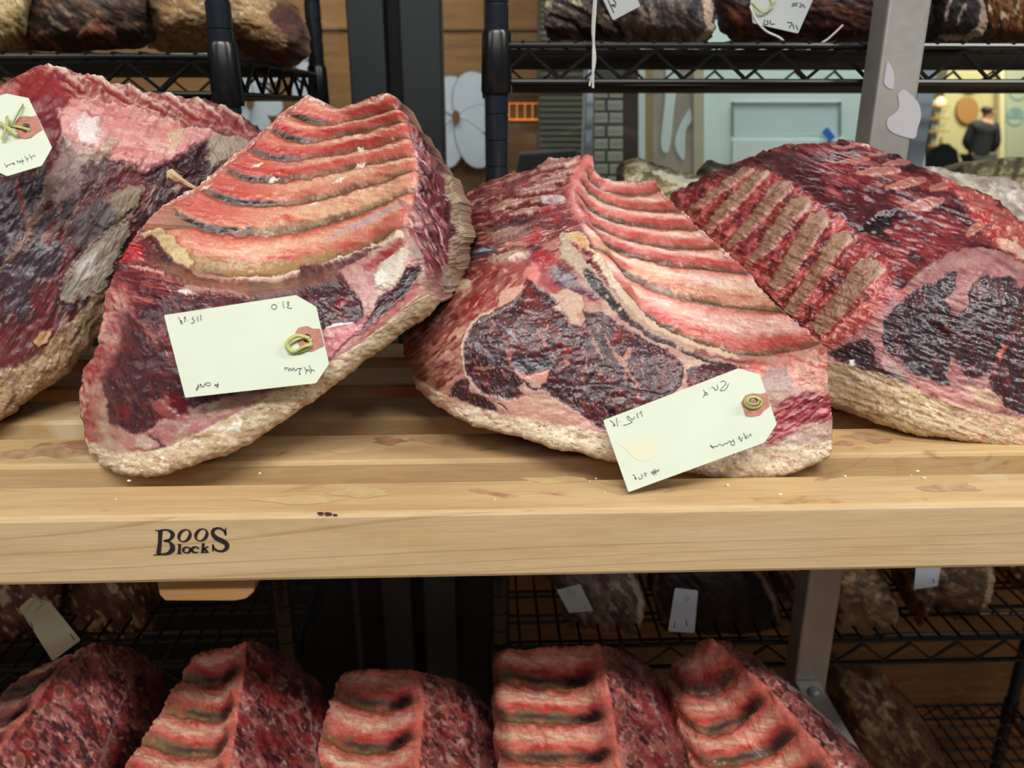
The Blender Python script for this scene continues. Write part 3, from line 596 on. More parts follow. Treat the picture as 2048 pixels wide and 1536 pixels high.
    P.poly(ab([(960, 740), (1010, 760), (1000, 800), (960, 800)]), (160, 50, 40), .8, 5, 5); P.poly(ab([(1330, 630), (1390, 640), (1370, 710), (1330, 700)]), (150, 48, 42), .8, 5, 5); P.poly(ab([(660, 240), (720, 290), (745, 400), (720, 450), (670, 400)]), (128, 52, 46), .9, 5, 5, 1)
    P.line(ab([(1150, 1030), (1400, 1040), (1520, 1080), (1700, 1110)]), (50, 28, 32), 4, .8, 3, 3, -3); P.poly(ab([(1300, 1230), (1340, 1215), (1350, 1260), (1310, 1300)]), (28, 16, 18), 1, 4, 4, -6)
    # small lean in lower left, second lean on the right
    s1 = P.pm(ab([(150, 1000), (190, 990), (240, 1090), (330, 1110), (420, 1180), (430, 1240), (330, 1250), (240, 1200), (130, 1140), (60, 1120), (110, 1050)]), 6, 9); lean(P, s1, (68, 44, 50), (104, 50, 54), 40, sc=.8)
    s2 = P.pm([(1262, 985), (1330, 952), (1440, 950), (1500, 985), (1470, 1030), (1280, 1090)], 5, 6); lean(P, s2, (78, 38, 46), (120, 46, 50), 25)
    # fat field below the eye
    P.poly(ab([(640, 1060), (700, 1090), (860, 1140), (1010, 1220), (1150, 1330), (1240, 1400), (1240, 1430), (900, 1370), (640, 1310), (440, 1250), (430, 1170), (640, 1140)]), (204, 160, 146), .8, 8, 8, 2); P.poly(ab([(650, 1100), (800, 1110), (980, 1220), (900, 1240), (760, 1190)]), (190, 160, 138), .8, 10, 8)
    P.line(ab([(450, 1175), (490, 1195), (515, 1225)]), (70, 45, 40), 3, .9, 2, 2, -3)
    # seam under the ribs: dark line with tan bone edge
    P.line([(735, 405), (760, 480), (840, 560), (900, 640), (985, 720), (1050, 790), (1150, 845), (1280, 895), (1420, 935)], (188, 168, 148), [12, 34, 30, 26, 22, 16, 13, 10, 8], 1, 6, 7, 5)
    P.line([(880, 500), (930, 580), (990, 660), (1060, 745), (1150, 812), (1300, 875), (1480, 925)], (212, 196, 174), [14, 16, 18, 12, 9, 9, 7], 1, 4, 6, 4)
    P.line([(835, 560), (880, 620), (960, 710), (1040, 790), (1140, 850), (1260, 905), (1370, 940), (1480, 965), (1620, 985)], (52, 40, 44), [14, 20, 15, 10, 8, 6, 7, 6, 4], .95, 4, 6, -4, brk=.15)
    P.poly([(742, 396), (800, 385), (840, 420), (860, 480), (800, 450), (760, 430)], (204, 180, 140), 1, 5, 6, 4); P.poly([(795, 420), (835, 425), (850, 460), (810, 455)], (206, 150, 104), .8, 5, 5)
    P.poly([(835, 510), (855, 500), (868, 522), (838, 532)], (90, 40, 40), 1, 3, 3, -4); P.line([(845, 470), (905, 500), (960, 600)], (226, 208, 176), 4, .8, 3, 4, 2)
    P.line([(1300, 905), (1480, 940), (1640, 960)], (120, 56, 62), [5, 9, 7], .8, 5, 7, -2)
    # right end: knuckle of fat, red flank, grey fat
    rt = P.pm([(1480, 955), (1640, 925), (1850, 870), (1900, 960), (1900, 1120), (1800, 1080), (1700, 1040), (1600, 1020)], 14, 12); P.mix(rt * .7, (220, 168, 154)); P.mix(rt * ss(0, .6, P.noise(40, 20, 20)) * .8, (196, 96, 90)); P.H += rt * P.noise(26) * 3
    P.poly([(1610, 960), (1700, 960), (1720, 1060), (1640, 1100), (1590, 1040)], (176, 152, 146), .9, 12, 12, 3)
    fl = P.pm([(1640, 1130), (1760, 1080), (1900, 1080), (1900, 1180), (1780, 1230), (1700, 1280), (1620, 1300), (1600, 1250)], 10, 12); P.mix(fl, (158, 72, 80), 0, .3); P.mix(fl * ss(0, .6, P.noise(60, 10, -35)) * .8, (108, 40, 56)); P.mix(fl * ss(.1, .7, P.noise(50, 8, -35)) * .8, (216, 150, 146)); P.H += fl * P.noise(50, 9, -35) * 2.5
    gf = P.pm([(1200, 1300), (1450, 1300), (1640, 1290), (1760, 1220), (1900, 1200), (1900, 1330), (1700, 1340), (1450, 1400), (1200, 1400)], 10, 12); P.mix(gf * .9, (188, 166, 152)); P.mix(gf * ss(.1, .7, P.noise(24)) * .7, (214, 196, 180)); P.mix(gf * ss(.2, .7, P.noise(40, 20)) * .5, (160, 120, 118))
    # fat cap along the bottom
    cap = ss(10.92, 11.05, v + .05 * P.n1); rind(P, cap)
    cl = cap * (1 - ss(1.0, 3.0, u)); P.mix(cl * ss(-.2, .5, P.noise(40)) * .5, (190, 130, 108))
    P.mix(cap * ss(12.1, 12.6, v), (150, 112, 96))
    P.H += P.noise(150, 110) * 4 * (1 - rb)
    lab = np.where((v < 7) & (u >= 3), np.floor(v), np.where((v < 7.3) & (u < 3), 7, np.where(v < 10.98, 8, 9))).astype(int)
    names = {k: 'rib' for k in range(7)}; names.update({7: 'chine', 8: 'cut_face', 9: 'fat_cap'})
    base = at(1300, 900, .72); base.z = ZT
    root = empty('beef_rib_cut', base, 'beef rib cut with large dark marbled eye, under the tilted tag marked 26.8', 'beef', 'large rib cuts on the slatted rack')
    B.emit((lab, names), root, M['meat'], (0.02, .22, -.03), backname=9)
mid_piece()
# ---------------------------------------------------------------- rib cut leaning left of the middle, tag 31.0
def left_piece():
    zt = (140, 160, 1.873)
    def e(L): return [(18.73 + a * .6582, 487 + b * .6582) for a, b in L]
    def g(L): return [(861.6 + a * .4634, 412 + b * .4634) for a, b in L]
    Vs = [[(888, 62), (930, 74), (962, 82), (985, 108), (1080, 82), (1180, 48)], [(800, 118), (880, 160), (960, 172), (1080, 150), (1222, 112)],
          [(735, 180), (800, 222), (880, 237), (1020, 215), (1250, 160)], [(650, 252), (710, 290), (800, 306), (950, 290), (1100, 265), (1268, 222)],
          [(555, 332), (600, 362), (740, 387), (900, 370), (1090, 325), (1286, 290)], [(470, 405), (530, 442), (680, 476), (860, 466), (1050, 420), (1298, 346)],
          [(345, 472), (430, 540), (560, 576), (720, 582), (900, 560), (1100, 500), (1285, 425)],
          [(262, 556), (340, 640), (460, 705), (600, 742), (760, 732), (900, 703), (1100, 640), (1262, 552)]]
    rt = [[(1196, 58), (1204, 70)], [(1262, 165), (1270, 174)], [(1300, 215), (1312, 226)], [(1335, 280), (1348, 292)], [(1365, 345), (1395, 362)], [(1385, 425), (1432, 428)], [(1395, 520), (1462, 525)], [(1400, 620), (1467, 612)]]
    DL = [1.03, 1.0, .97, .94, .905, .87, .825, .78]; DR = [.97, .945, .92, .895, .87, .845, .82, .79]
    net = []
    for k in range(8):
        r = resample(Vs[k], 8); t = np.linspace(0, 1, 8); D = DL[k] + (DR[k] - DL[k]) * t + .04 * np.sin(math.pi * t)
        net.append([(x, y, d) for (x, y), d in zip(r, D)] + [(rt[k][0][0], rt[k][0][1], DR[k] + .02), (rt[k][1][0], rt[k][1][1], DR[k] + .06)])
    F = [([(205, 650), (330, 722), (460, 770), (620, 802), (800, 790), (950, 765), (1120, 716), (1300, 640), (1400, 690), (1455, 700)], [.77, .745, .735, .735, .735, .738, .742, .75, .79, .85]),
         ([(135, 800), (300, 862), (480, 902), (650, 920), (820, 902), (980, 872), (1150, 805), (1325, 730), (1388, 745), (1424, 785)], [.755, .72, .708, .705, .707, .712, .722, .738, .775, .82]),
         ([(105, 985), (260, 1022), (430, 1052), (620, 1062), (790, 1042), (960, 985), (1130, 890), (1310, 775), (1370, 775), (1405, 800)], [.745, .705, .692, .688, .69, .698, .712, .733, .765, .80]),
         ([(40, 1150), (165, 1195), (345, 1215), (555, 1205), (760, 1135), (940, 1052), (1112, 950), (1300, 800), (1355, 795), (1395, 808)], [.745, .700, .686, .681, .683, .69, .703, .727, .755, .79]),
         ([(62, 1345), (170, 1392), (325, 1388), (560, 1282), (765, 1172), (955, 1070), (1135, 955), (1312, 815), (1352, 812), (1388, 818)], [.725, .690, .679, .678, .68, .686, .699, .724, .75, .785]),
         ([(98, 1432), (180, 1468), (295, 1486), (480, 1436), (700, 1340), (930, 1182), (1130, 1036), (1300, 906), (1352, 862), (1382, 830)], [.725, .693, .681, .682, .686, .694, .708, .735, .757, .79]),
         ([(140, 1420), (215, 1444), (310, 1452), (485, 1400), (700, 1305), (920, 1160), (1115, 1020), (1280, 898), (1340, 858), (1375, 830)], [.77, .745, .735, .735, .74, .75, .765, .79, .81, .83])]
    for pts, D in F: net.append([(x, y, d) for (x, y), d in zip(pts, D)])
    B = Body(net, zt, 2.0, 21); P = B.P; u, v = B.u, B.v
    fatty(P, np.ones_like(u))
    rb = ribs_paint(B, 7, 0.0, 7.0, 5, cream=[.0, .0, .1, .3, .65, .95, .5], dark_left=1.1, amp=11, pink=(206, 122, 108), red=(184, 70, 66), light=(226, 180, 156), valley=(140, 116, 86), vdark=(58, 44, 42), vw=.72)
    P.mix(rb * (1 - ss(1.0, 3.5, u)) * ss(1.5, 3, v) * (1 - ss(6, 6.6, v)) * .55 * ss(.1, .3, v % 1) * (1 - ss(.7, .85, v % 1)), (186, 62, 60))
    P.mix(rb * (1 - ss(.0, .5, u)) * .8, (196, 120, 112), 3); P.mix(rb * ss(6.3, 7, u) * np.clip(.4 + P.n1, 0, 1) * .4, (200, 92, 86))
    for a in [(1090, 325), (1075, 215), (1095, 270), (700, 330), (1020, 390), (920, 470), (650, 235), (770, 380), (1180, 70), (505, 410)]:
        P.poly([(a[0] - 26, a[1] + 8), (a[0] - 5, a[1] - 7), (a[0] + 24, a[1] - 10), (a[0] + 6, a[1] + 8)], (242, 232, 216), .9, 3, 8, 1.5)
    P.poly([(420, 700), (600, 735), (760, 728), (900, 700), (1000, 668), (1010, 640), (860, 676), (700, 692), (560, 680), (440, 650)], (176, 144, 104), .9, 10, 8)
    P.line([(960, 610), (1100, 545), (1240, 480)], (196, 172, 184), [4, 10, 6], .8, 6, 4)
    P.line([(600, 745), (690, 748), (760, 738), (900, 708), (1100, 645), (1240, 585)], (228, 212, 190), [4, 6, 5, 6, 8, 14], .95, 3, 7, 4)
    P.poly([(275, 575), (320, 555), (370, 580), (410, 630), (462, 690), (440, 715), (390, 690), (330, 650)], (212, 192, 152), 1, 6, 9, 6); P.poly([(880, 62), (930, 58), (962, 70), (950, 95), (900, 84)], (238, 222, 212), .9, 5, 7, 3)
    P.line([(888, 66), (800, 120), (735, 182), (650, 255), (555, 335), (470, 408), (345, 476), (262, 560)], (204, 146, 134), [10, 12, 8, 9, 12, 12, 12, 10], .8, 6, 8, 2); P.fleck(P.lm([(888, 66), (735, 182), (555, 335), (345, 476)], 14, 4), (240, 226, 214), 14, 7, -35, .35, .8, .2, 2)
    # cut face: lean
    ln = P.pm([(125, 800), (165, 715), (240, 620), (300, 590), (390, 690), (460, 722), (600, 765), (760, 757), (900, 728), (1050, 685), (1010, 730), (1062, 785), (1095, 870), (1086, 950), (1000, 960), (940, 1060), (760, 1140), (620, 1170), (440, 1240), (350, 1300), (240, 1330), (150, 1280), (120, 1140), (125, 1000), (108, 930)], 5, 7)
    lean(P, ln, (86, 54, 58), (122, 54, 58), 68, (176, 112, 104), .55, 1.1)
    P.mix(ln * ss(0, .6, P.noise(50, 13, 62)) * .5, (128, 74, 74))
    tp = P.pm(e([(180, 470), (250, 260), (330, 150), (400, 150), (470, 290), (620, 340), (720, 390), (996, 410), (996, 500), (800, 480), (560, 470), (440, 530), (300, 560)]), 12, 12)
    P.mix(tp * .8, (128, 48, 54), 2, .25); P.mix(tp * ss(.05, .6, P.noise(70, 12, 10)) * .75, (176, 96, 92)); P.mix(tp * ss(.2, .7, P.noise(60, 10, 8)) * .8, (84, 36, 42)); P.H += tp * P.noise(60, 12, 10) * 4
    P.poly(e([(250, 230), (330, 170), (400, 200), (380, 260), (300, 290), (240, 300)]), (190, 52, 56), .85, 12, 10, 2); P.poly(e([(560, 460), (660, 420), (800, 440), (996, 490), (996, 510), (760, 470), (640, 480)]), (176, 132, 124), .9, 8, 8, 3); P.line(e([(590, 465), (660, 466)]), (226, 214, 208), [4, 9, 4], .9, 4, 4, 2)
    P.line(e([(310, 310), (400, 330), (500, 360)]), (216, 176, 164), [4, 8, 4], .9, 4, 8, 3); P.line(e([(190, 470), (260, 495), (420, 510)]), (190, 120, 112), [6, 8, 5], .8, 5, 8, 3); P.poly(e([(230, 440), (280, 425), (300, 460), (250, 475)]), (170, 40, 44), .8, 6, 6, 2)
    P.line(e([(300, 570), (380, 650), (440, 730), (470, 800)]), (168, 104, 96), [5, 8, 9, 3], .8, 5, 6, 2); P.line(e([(480, 660), (540, 800), (570, 900)]), (160, 66, 62), [6, 8, 4], .6, 6, 6)
    P.poly(e([(230, 1130), (280, 1110), (310, 1170), (260, 1200)]), (146, 40, 40), .55, 14, 12, -3, .15)
    P.poly(e([(420, 1100), (520, 1060), (570, 1100), (560, 1150), (640, 1180), (600, 1200), (500, 1170)]), (172, 104, 98), .85, 8, 10, 3); P.poly(e([(530, 1070), (580, 1040), (640, 1090), (650, 1160), (590, 1170), (540, 1130)]), (120, 36, 46), .8, 8, 10, -2, .15)
    # right part of the face
    rm = P.pm(g([(0, 650), (160, 640), (300, 660), (400, 780), (480, 870), (505, 960), (480, 1060), (330, 1090), (150, 1110), (-60, 1000), (-60, 800)]), 6, 8); lean(P, rm, (80, 48, 56), (118, 42, 50), 40, (180, 110, 110), .5)
    P.poly(g([(180, 760), (260, 720), (320, 740), (300, 800), (200, 820)]), (62, 52, 66), .7, 14, 10); P.poly(g([(260, 930), (340, 870), (370, 900), (300, 950)]), (166, 40, 48), .8, 8, 8, 3)
    pk = P.pm(g([(290, 670), (430, 600), (560, 540), (620, 480), (760, 420), (880, 430), (1000, 500), (1020, 570), (900, 600), (820, 760), (700, 860), (620, 960), (520, 1040), (490, 900), (420, 790)]), 8, 10); fatty(P, pk, (190, 140, 138), (202, 176, 164), (168, 110, 116)); P.H += pk * 4
    P.poly(g([(590, 680), (680, 610), (760, 520), (860, 470), (900, 540), (850, 680), (770, 780), (640, 790)]), (206, 196, 180), .9, 12, 14, 5); P.poly(g([(600, 690), (680, 650), (700, 720), (620, 780)]), (222, 216, 208), .9, 8, 8, 2); P.poly(g([(880, 470), (960, 470), (1010, 540), (950, 590), (890, 550)]), (150, 140, 130), .8, 14, 10, 3)
    d2 = P.pm(g([(870, 640), (960, 600), (990, 660), (900, 780), (820, 900), (680, 1000), (560, 1130), (430, 1180), (520, 1080), (600, 980), (650, 860), (780, 780)]), 8, 8); lean(P, d2, (66, 44, 54), (96, 50, 58), -50, (150, 90, 90), .4)
    P.line(g([(430, 1200), (560, 1130), (700, 1010), (860, 880), (960, 740)]), (164, 84, 82), [14, 20, 16, 12, 10], .6, 10, 8); P.line(g([(540, 640), (680, 540), (820, 430)]), (150, 40, 52), [10, 18, 8], .85, 8, 8, -2)
    P.line(g([(0, 640), (200, 630), (330, 600), (480, 540), (640, 460)]), (96, 52, 62), [8, 14, 12, 12, 6], .85, 6, 8, -3)
    fp = P.pm(g([(160, 1110), (330, 1090), (490, 1060), (520, 1030), (500, 1110), (380, 1200), (260, 1340), (180, 1420), (60, 1420), (80, 1200)]), 8, 10); P.mix(fp, (196, 130, 132)); P.mix(fp * ss(.1, .7, P.noise(50, 26, 30)) * .7, (214, 172, 164)); P.line(g([(210, 1110), (300, 1090), (420, 1070)]), (250, 246, 242), [2, 7, 2], .9, 3, 5, 2)
    P.line(g([(220, 1370), (330, 1260), (430, 1170)]), (120, 74, 74), 3, .8, 3, 4, -3)
    # pink fat above the cap, left side strip, cap
    lp = P.pm(e([(300, 1290), (400, 1270), (500, 1190), (620, 1200), (790, 1175), (900, 1130), (1100, 1050), (1100, 1120), (900, 1200), (700, 1290), (560, 1370), (420, 1400), (330, 1380), (250, 1340)]), 8, 10); fatty(P, lp, (190, 138, 136), (196, 168, 156), (170, 116, 118))
    P.poly(e([(340, 1300), (400, 1290), (440, 1330), (420, 1370), (350, 1350)]), (196, 178, 162), .9, 8, 8, 5); P.line(e([(420, 1290), (470, 1310), (500, 1350), (440, 1370)]), (70, 52, 50), [3, 5, 4, 3], .8, 4, 6, -5); P.line(e([(540, 1380), (700, 1310), (860, 1210)]), (160, 146, 130), [8, 14, 8], .7, 8, 8)
    ls = 1 - ss(.25, .75, u + .12 * P.n1); ls = ls * ss(8.4, 9.2, v); fatty(P, ls, (184, 118, 114), (212, 178, 164), (150, 66, 68)); P.H += ls * P.noise(30, 12, 80) * 3; P.mix(ls * ss(.2, .7, P.noise(26, 12, 70)) * .8, (164, 64, 66))
    P.poly(e([(80, 600), (150, 570), (185, 620), (150, 730), (120, 760), (110, 660)]), (214, 164, 152), .9, 6, 8, 6)
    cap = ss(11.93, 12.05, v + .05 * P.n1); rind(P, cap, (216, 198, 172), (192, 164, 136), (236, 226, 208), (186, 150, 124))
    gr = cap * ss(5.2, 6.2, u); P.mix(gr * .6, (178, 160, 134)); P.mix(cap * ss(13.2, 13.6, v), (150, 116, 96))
    P.poly(e([(850, 1250), (880, 1220), (960, 1200), (940, 1250)]), (236, 234, 228), .9, 6, 8, 2)
    # sawn flank and grey rind on the right
    fk = ss(7.0, 7.12, u) * (1 - ss(8.2, 9.6, v)); P.mix(fk, (122, 56, 66), 0, .33); P.mix(fk * ss(-.1, .5, P.noise(60, 13, 62)) * .85, (168, 106, 106)); P.mix(fk * ss(.15, .6, P.noise(50, 9, 62)) * .85, (72, 26, 36)); P.mix(fk * ss(.3, .7, P.noise(60, 6, 62)) * .9, (220, 180, 176)); P.H += fk * P.noise(50, 9, 62) * 4
    rd = ss(8.12, 8.3, u) * ss(3.6, 4.2, v) * (1 - ss(9.2, 10.5, v)); P.mix(rd, (170, 154, 130), 2, .5); P.mix(rd * ss(0, .6, P.noise(40, 6, -20)) * .6, (196, 182, 160)); P.mix(rd * ss(.2, .7, P.noise(36, 5, -20)) * .6, (120, 100, 84)); P.H += rd * P.noise(30, 6, -20) * 3
    P.line(g([(1170, 130), (1190, 260), (1210, 360), (1190, 400)]), (78, 24, 32), [8, 12, 14, 6], .95, 5, 4, -6); P.line(g([(830, 90), (900, 200), (970, 310)]), (176, 132, 126), [9, 12, 12], .9, 4, 4, 3)
    P.poly(g([(1130, 620), (1200, 640), (1220, 760), (1210, 840), (1160, 780)]), (178, 168, 156), .9, 6, 6, 3)
    P.H += P.noise(150, 110) * 4 * (1 - rb)
    lab = np.where((v < 7) & (u < 7), np.floor(v), np.where((v < 9.2) & (u >= 8.05), 9, np.where((v < 9.2) & (u >= 7.02), 7, np.where(v < 11.98, 8, 9)))).astype(int)
    names = {k: 'rib' for k in range(7)}; names.update({7: 'sawn_flank', 8: 'cut_face', 9: 'fat_cap'})
    base = at(300, 940, .70); base.z = ZT
    root = empty('beef_rib_cut', base, 'beef rib cut leaning on its left end, under the tag marked 31.0', 'beef', 'large rib cuts on the slatted rack')
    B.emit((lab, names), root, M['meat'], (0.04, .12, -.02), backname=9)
    # shred of fat on the ridge
    mt = simple('fat_shred', (214, 180, 140), .5, bump=.8, bscale=500)
    a = [at(140 + x / 1.873, 160 + y / 1.873, D) for x, y, D in [(470, 405, .868), (440, 392, .862), (415, 375, .858), (395, 368, .855), (372, 352, .853), (362, 350, .852)]]
    MB().tube(a, [.0012, .002, .0022, .004, .0045, .002], 8).build('fat_shred', mt, root, True)
left_piece()

# ---------------------------------------------------------------- rib cut on the right with sawn bone ends
def right_piece():
    zt = (1300, 240, 2.1337)
    def k(L): return [(746.8 + a * .5558, 554.8 + b * .5558) for a, b in L]
    rows = [([(85, 315), (250, 228), (440, 148), (560, 108), (700, 103), (850, 86), (1000, 130), (1150, 195), (1300, 265), (1450, 325), (1596, 440), (1780, 600)], 1.12, .98),
            ([(140, 400), (300, 300), (470, 220), (620, 205), (780, 200), (940, 200), (1090, 240), (1220, 310), (1350, 385), (1480, 445), (1605, 540), (1790, 700)], 1.05, .93),
            ([(260, 520), (400, 430), (560, 330), (720, 330), (860, 340), (990, 370), (1110, 410), (1240, 465), (1350, 505), (1475, 540), (1610, 620), (1800, 790)], .985, .885),
            ([(420, 660), (540, 560), (680, 460), (820, 465), (930, 490), (1040, 535), (1150, 575), (1250, 585), (1360, 580), (1480, 600), (1612, 690), (1805, 880)], .92, .845),
            ([(560, 800), (680, 710), (800, 620), (900, 610), (990, 640), (1075, 700), (1170, 680), (1270, 670), (1380, 685), (1490, 720), (1620, 800), (1808, 960)], .87, .80),
            ([(670, 925), (745, 890), (830, 840), (905, 815), (990, 835), (1085, 845), (1180, 840), (1280, 850), (1390, 870), (1500, 900), (1630, 960), (1810, 1080)], .84, .775),
            ([(735, 985), (790, 995), (860, 985), (930, 985), (1010, 985), (1090, 1000), (1190, 1000), (1290, 1010), (1400, 1040), (1510, 1070), (1640, 1120), (1810, 1220)], .82, .76),
            ([(745, 1025), (820, 1042), (890, 1062), (960, 1078), (1040, 1102), (1120, 1150), (1210, 1190), (1310, 1225), (1420, 1250), (1530, 1265), (1650, 1290), (1810, 1340)], .805, .745),
            ([(755, 1200), (840, 1232), (910, 1256), (980, 1280), (1060, 1306), (1140, 1326), (1230, 1346), (1320, 1361), (1430, 1379), (1540, 1399), (1650, 1426), (1810, 1472)], .80, .735),
            ([(775, 1190), (850, 1216), (920, 1236), (990, 1256), (1065, 1278), (1145, 1296), (1230, 1314), (1320, 1328), (1430, 1344), (1540, 1362), (1650, 1388), (1805, 1430)], .86, .80)]
    net = []
    for pts, dl, dr in rows:
        t = np.linspace(0, 1, 12); net.append([(x, y, dl + (dr - dl) * q - .02 * math.sin(math.pi * q)) for (x, y), q in zip(pts, t)])
    B = Body(net, zt, 2.0, 44); P = B.P; u, v = B.u, B.v; one = np.ones_like(u)
    P.mix(one, (124, 50, 54), 0, .3)
    # muscle field with slanting fibres
    P.mix(one * ss(-.2, .5, P.noise(90, 14, 20)) * .8, (92, 36, 42)); P.mix(one * ss(0, .6, P.noise(80, 11, 18)) * .7, (160, 60, 62)); P.mix(one * ss(.25, .75, P.noise(60, 7, 18)) * .7, (186, 122, 112)); P.mix(one * ss(.1, .7, P.noise(90, 22, 20)) * .8, (52, 22, 30))
    P.H += P.noise(80, 14, 20) * 4 + P.noise(30, 8, 20) * 1.2 + P.noise(14) * .5
    P.dots(one, (220, 196, 186), 15, 1.5, .14, .8, .8, .15)
    P.poly([(440, 160), (560, 115), (720, 230), (760, 330), (900, 330), (1000, 300), (1060, 400), (900, 480), (820, 440), (720, 380), (600, 270)], (72, 28, 36), .7, 20, 18, -2, .22)
    P.poly([(880, 470), (980, 400), (1065, 378), (1040, 440), (960, 490)], (40, 16, 22), .95, 8, 8, -5, .15)
    P.line([(780, 410), (820, 400), (835, 420), (800, 440)], (168, 176, 190), [3, 7, 5, 2], .8, 4, 4, 2); P.line([(1130, 425), (1160, 415)], (180, 186, 196), 5, .8, 3, 4)
    # meat between the bones: red to pink
    bt = P.pm([(90, 310), (440, 190), (600, 270), (800, 400), (900, 500), (1060, 640), (900, 900), (760, 980), (690, 930), (420, 660), (250, 520)], 12, 10)
    P.mix(bt * .75, (160, 66, 66)); P.mix(bt * ss(0, .6, P.noise(60, 24, -50)) * .8, (206, 122, 118)); P.mix(bt * ss(.05, .6, P.noise(44, 18, -50)) * .8, (96, 40, 46)); P.mix(bt * ss(.35, .7, P.noise(12)) * .6, (226, 190, 176)); P.H += bt * (P.noise(40, 20, -50) * 4 + P.noise(12) * 1.5)
    bones = [[(160, 392), (300, 285), (400, 205), (440, 212), (380, 262), (260, 350), (190, 392)],
             [(222, 470), (330, 350), (450, 225), (510, 228), (480, 258), (370, 372), (280, 455)],
             [(318, 550), (420, 420), (530, 272), (590, 270), (610, 290), (500, 400), (400, 510)],
             [(402, 622), (490, 500), (600, 350), (680, 335), (690, 360), (610, 440), (540, 530), (450, 600)],
             [(508, 705), (590, 570), (680, 410), (750, 395), (760, 430), (690, 540), (600, 680), (540, 730)],
             [(572, 812), (680, 660), (780, 490), (840, 480), (860, 505), (790, 590), (700, 720), (610, 838)],
             [(680, 890), (780, 760), (890, 605), (960, 600), (990, 640), (920, 720), (820, 830), (730, 920)]]
    bl = np.full(u.shape, -1)
    for i, b in enumerate(bones):
        m = P.pm(b, 1.6, 1.6)
        P.line(b + b[:1], (212, 160, 146), 4, .8, 3, 4, 2)
        P.mix(m, (164, 132, 112), 7, .5); P.mix(m * ss(0, .6, P.noise(60, 22, -50)) * .7, (140, 100, 84)); P.mix(m * ss(.1, .7, P.noise(5, octv=2)) * .55, (186, 156, 134)); P.mix(m * ss(.2, .7, P.noise(5, octv=2)) * .5, (124, 84, 70)); P.H += m * P.noise(5) * .3
        c = b[len(b) // 2]; P.poly([(c[0] - 34, c[1] + 26), (c[0] - 6, c[1] - 10), (c[0] + 14, c[1] + 6), (c[0] - 10, c[1] + 34)], (196, 178, 160), .55 if i < 6 else .9, 9, 8)
        bl[m > .5] = i
    for a, b, w in [((805, 185), (935, 165), 9), ((890, 232), (1062, 212), 15), ((1010, 290), (1172, 252), 16), ((1200, 292), (1305, 266), 15), ((1090, 375), (1250, 340), 20), ((1350, 490), (1425, 440), 16), ((1000, 190), (1120, 172), 10), ((780, 120), (900, 108), 6), ((930, 150), (1010, 140), 7)]:
        P.line([a, b], (222, 178, 164), [w * .5, w * 1.1, w * 1.2, w * .6], .85, 4, 4, 2); P.line([a, b], (168, 110, 98), [w * .3, w * .75, w * .85, w * .4], .95, 3, 4, 1)
    tr = P.pm([(1250, 240), (1400, 300), (1600, 440), (1800, 600), (1800, 720), (1600, 590), (1480, 540), (1420, 470), (1330, 350)], 16, 16); P.mix(tr * .6, (206, 128, 116)); P.mix(tr * ss(0, .6, P.noise(40, 20, 40)) * .8, (180, 60, 62)); P.mix(tr * ss(.2, .7, P.noise(24)) * .7, (230, 200, 180)); P.H += tr * P.noise(26) * 4
    P.poly([(870, 95), (930, 100), (945, 118), (900, 110)], (232, 220, 204), .9, 4, 5, 3)
    P.poly([(1470, 510), (1560, 520), (1640, 580), (1600, 590), (1500, 560)], (226, 196, 178), .8, 8, 10, 4)
    # cut face
    face = P.pm([(755, 985), (880, 905), (1060, 745), (1150, 640), (1290, 560), (1420, 545), (1596, 600), (1830, 800), (1830, 1400), (1596, 1300), (1300, 1240), (1100, 1160), (1000, 1090), (760, 1030)], 6, 8)
    fatty(P, face, (166, 114, 114), (180, 146, 136), (132, 80, 86))
    e1 = P.pm(k([(450, 540), (560, 420), (700, 300), (850, 240), (960, 170), (1030, 160), (1000, 300), (920, 390), (1000, 500), (900, 600), (960, 720), (1080, 800), (1090, 870), (960, 830), (930, 960), (950, 1040), (800, 990), (650, 940), (570, 840), (470, 780), (440, 680)]), 5, 7)
    lean(P, e1, (66, 54, 62), (102, 54, 58), 70, (160, 104, 98), .5, .9); P.mix(e1 * ss(.1, .6, P.noise(30, 14, 60)) * .6, (74, 72, 86), 0, .2); P.H += e1 * P.noise(44, 18, 60) * 3
    e2 = P.pm(k([(1100, 330), (1130, 270), (1220, 190), (1330, 200), (1440, 200), (1500, 300), (1600, 260), (2000, 500), (2000, 1350), (1600, 1300), (1400, 1220), (1300, 1080), (1250, 1010), (1290, 930), (1200, 980), (1110, 1000), (1060, 930), (1000, 800), (950, 700), (940, 560), (1060, 470), (1120, 430)]), 5, 7)
    lean(P, e2, (68, 52, 58), (112, 54, 56), 66, (190, 122, 108), .9, .9); P.mix(e2 * ss(.1, .6, P.noise(40, 12, 66)) * .45, (80, 74, 84)); P.H += e2 * P.noise(60, 18, 66) * 1.6
    P.line(k([(1290, 1000), (1300, 900), (1380, 760), (1480, 600)]), (150, 62, 64), [6, 9, 8, 4], .7, 6, 6); P.poly(k([(820, 560), (870, 550), (960, 620), (960, 680), (860, 620)]), (70, 14, 18), 1, 8, 6, -8, .1)
    P.poly(k([(1330, 800), (1360, 720), (1390, 740), (1350, 870)]), (200, 120, 104), .9, 6, 6, 2)
    e3 = P.pm(k([(20, 800), (130, 740), (320, 680), (350, 740), (400, 860), (540, 990), (480, 1040), (330, 980), (160, 890)]), 8, 9); lean(P, e3, (58, 40, 46), (96, 44, 48), 35, (150, 100, 96), .4, .8)
    P.poly(k([(180, 850), (225, 840), (230, 890), (190, 900)]), (216, 216, 220), .95, 4, 5, 3)
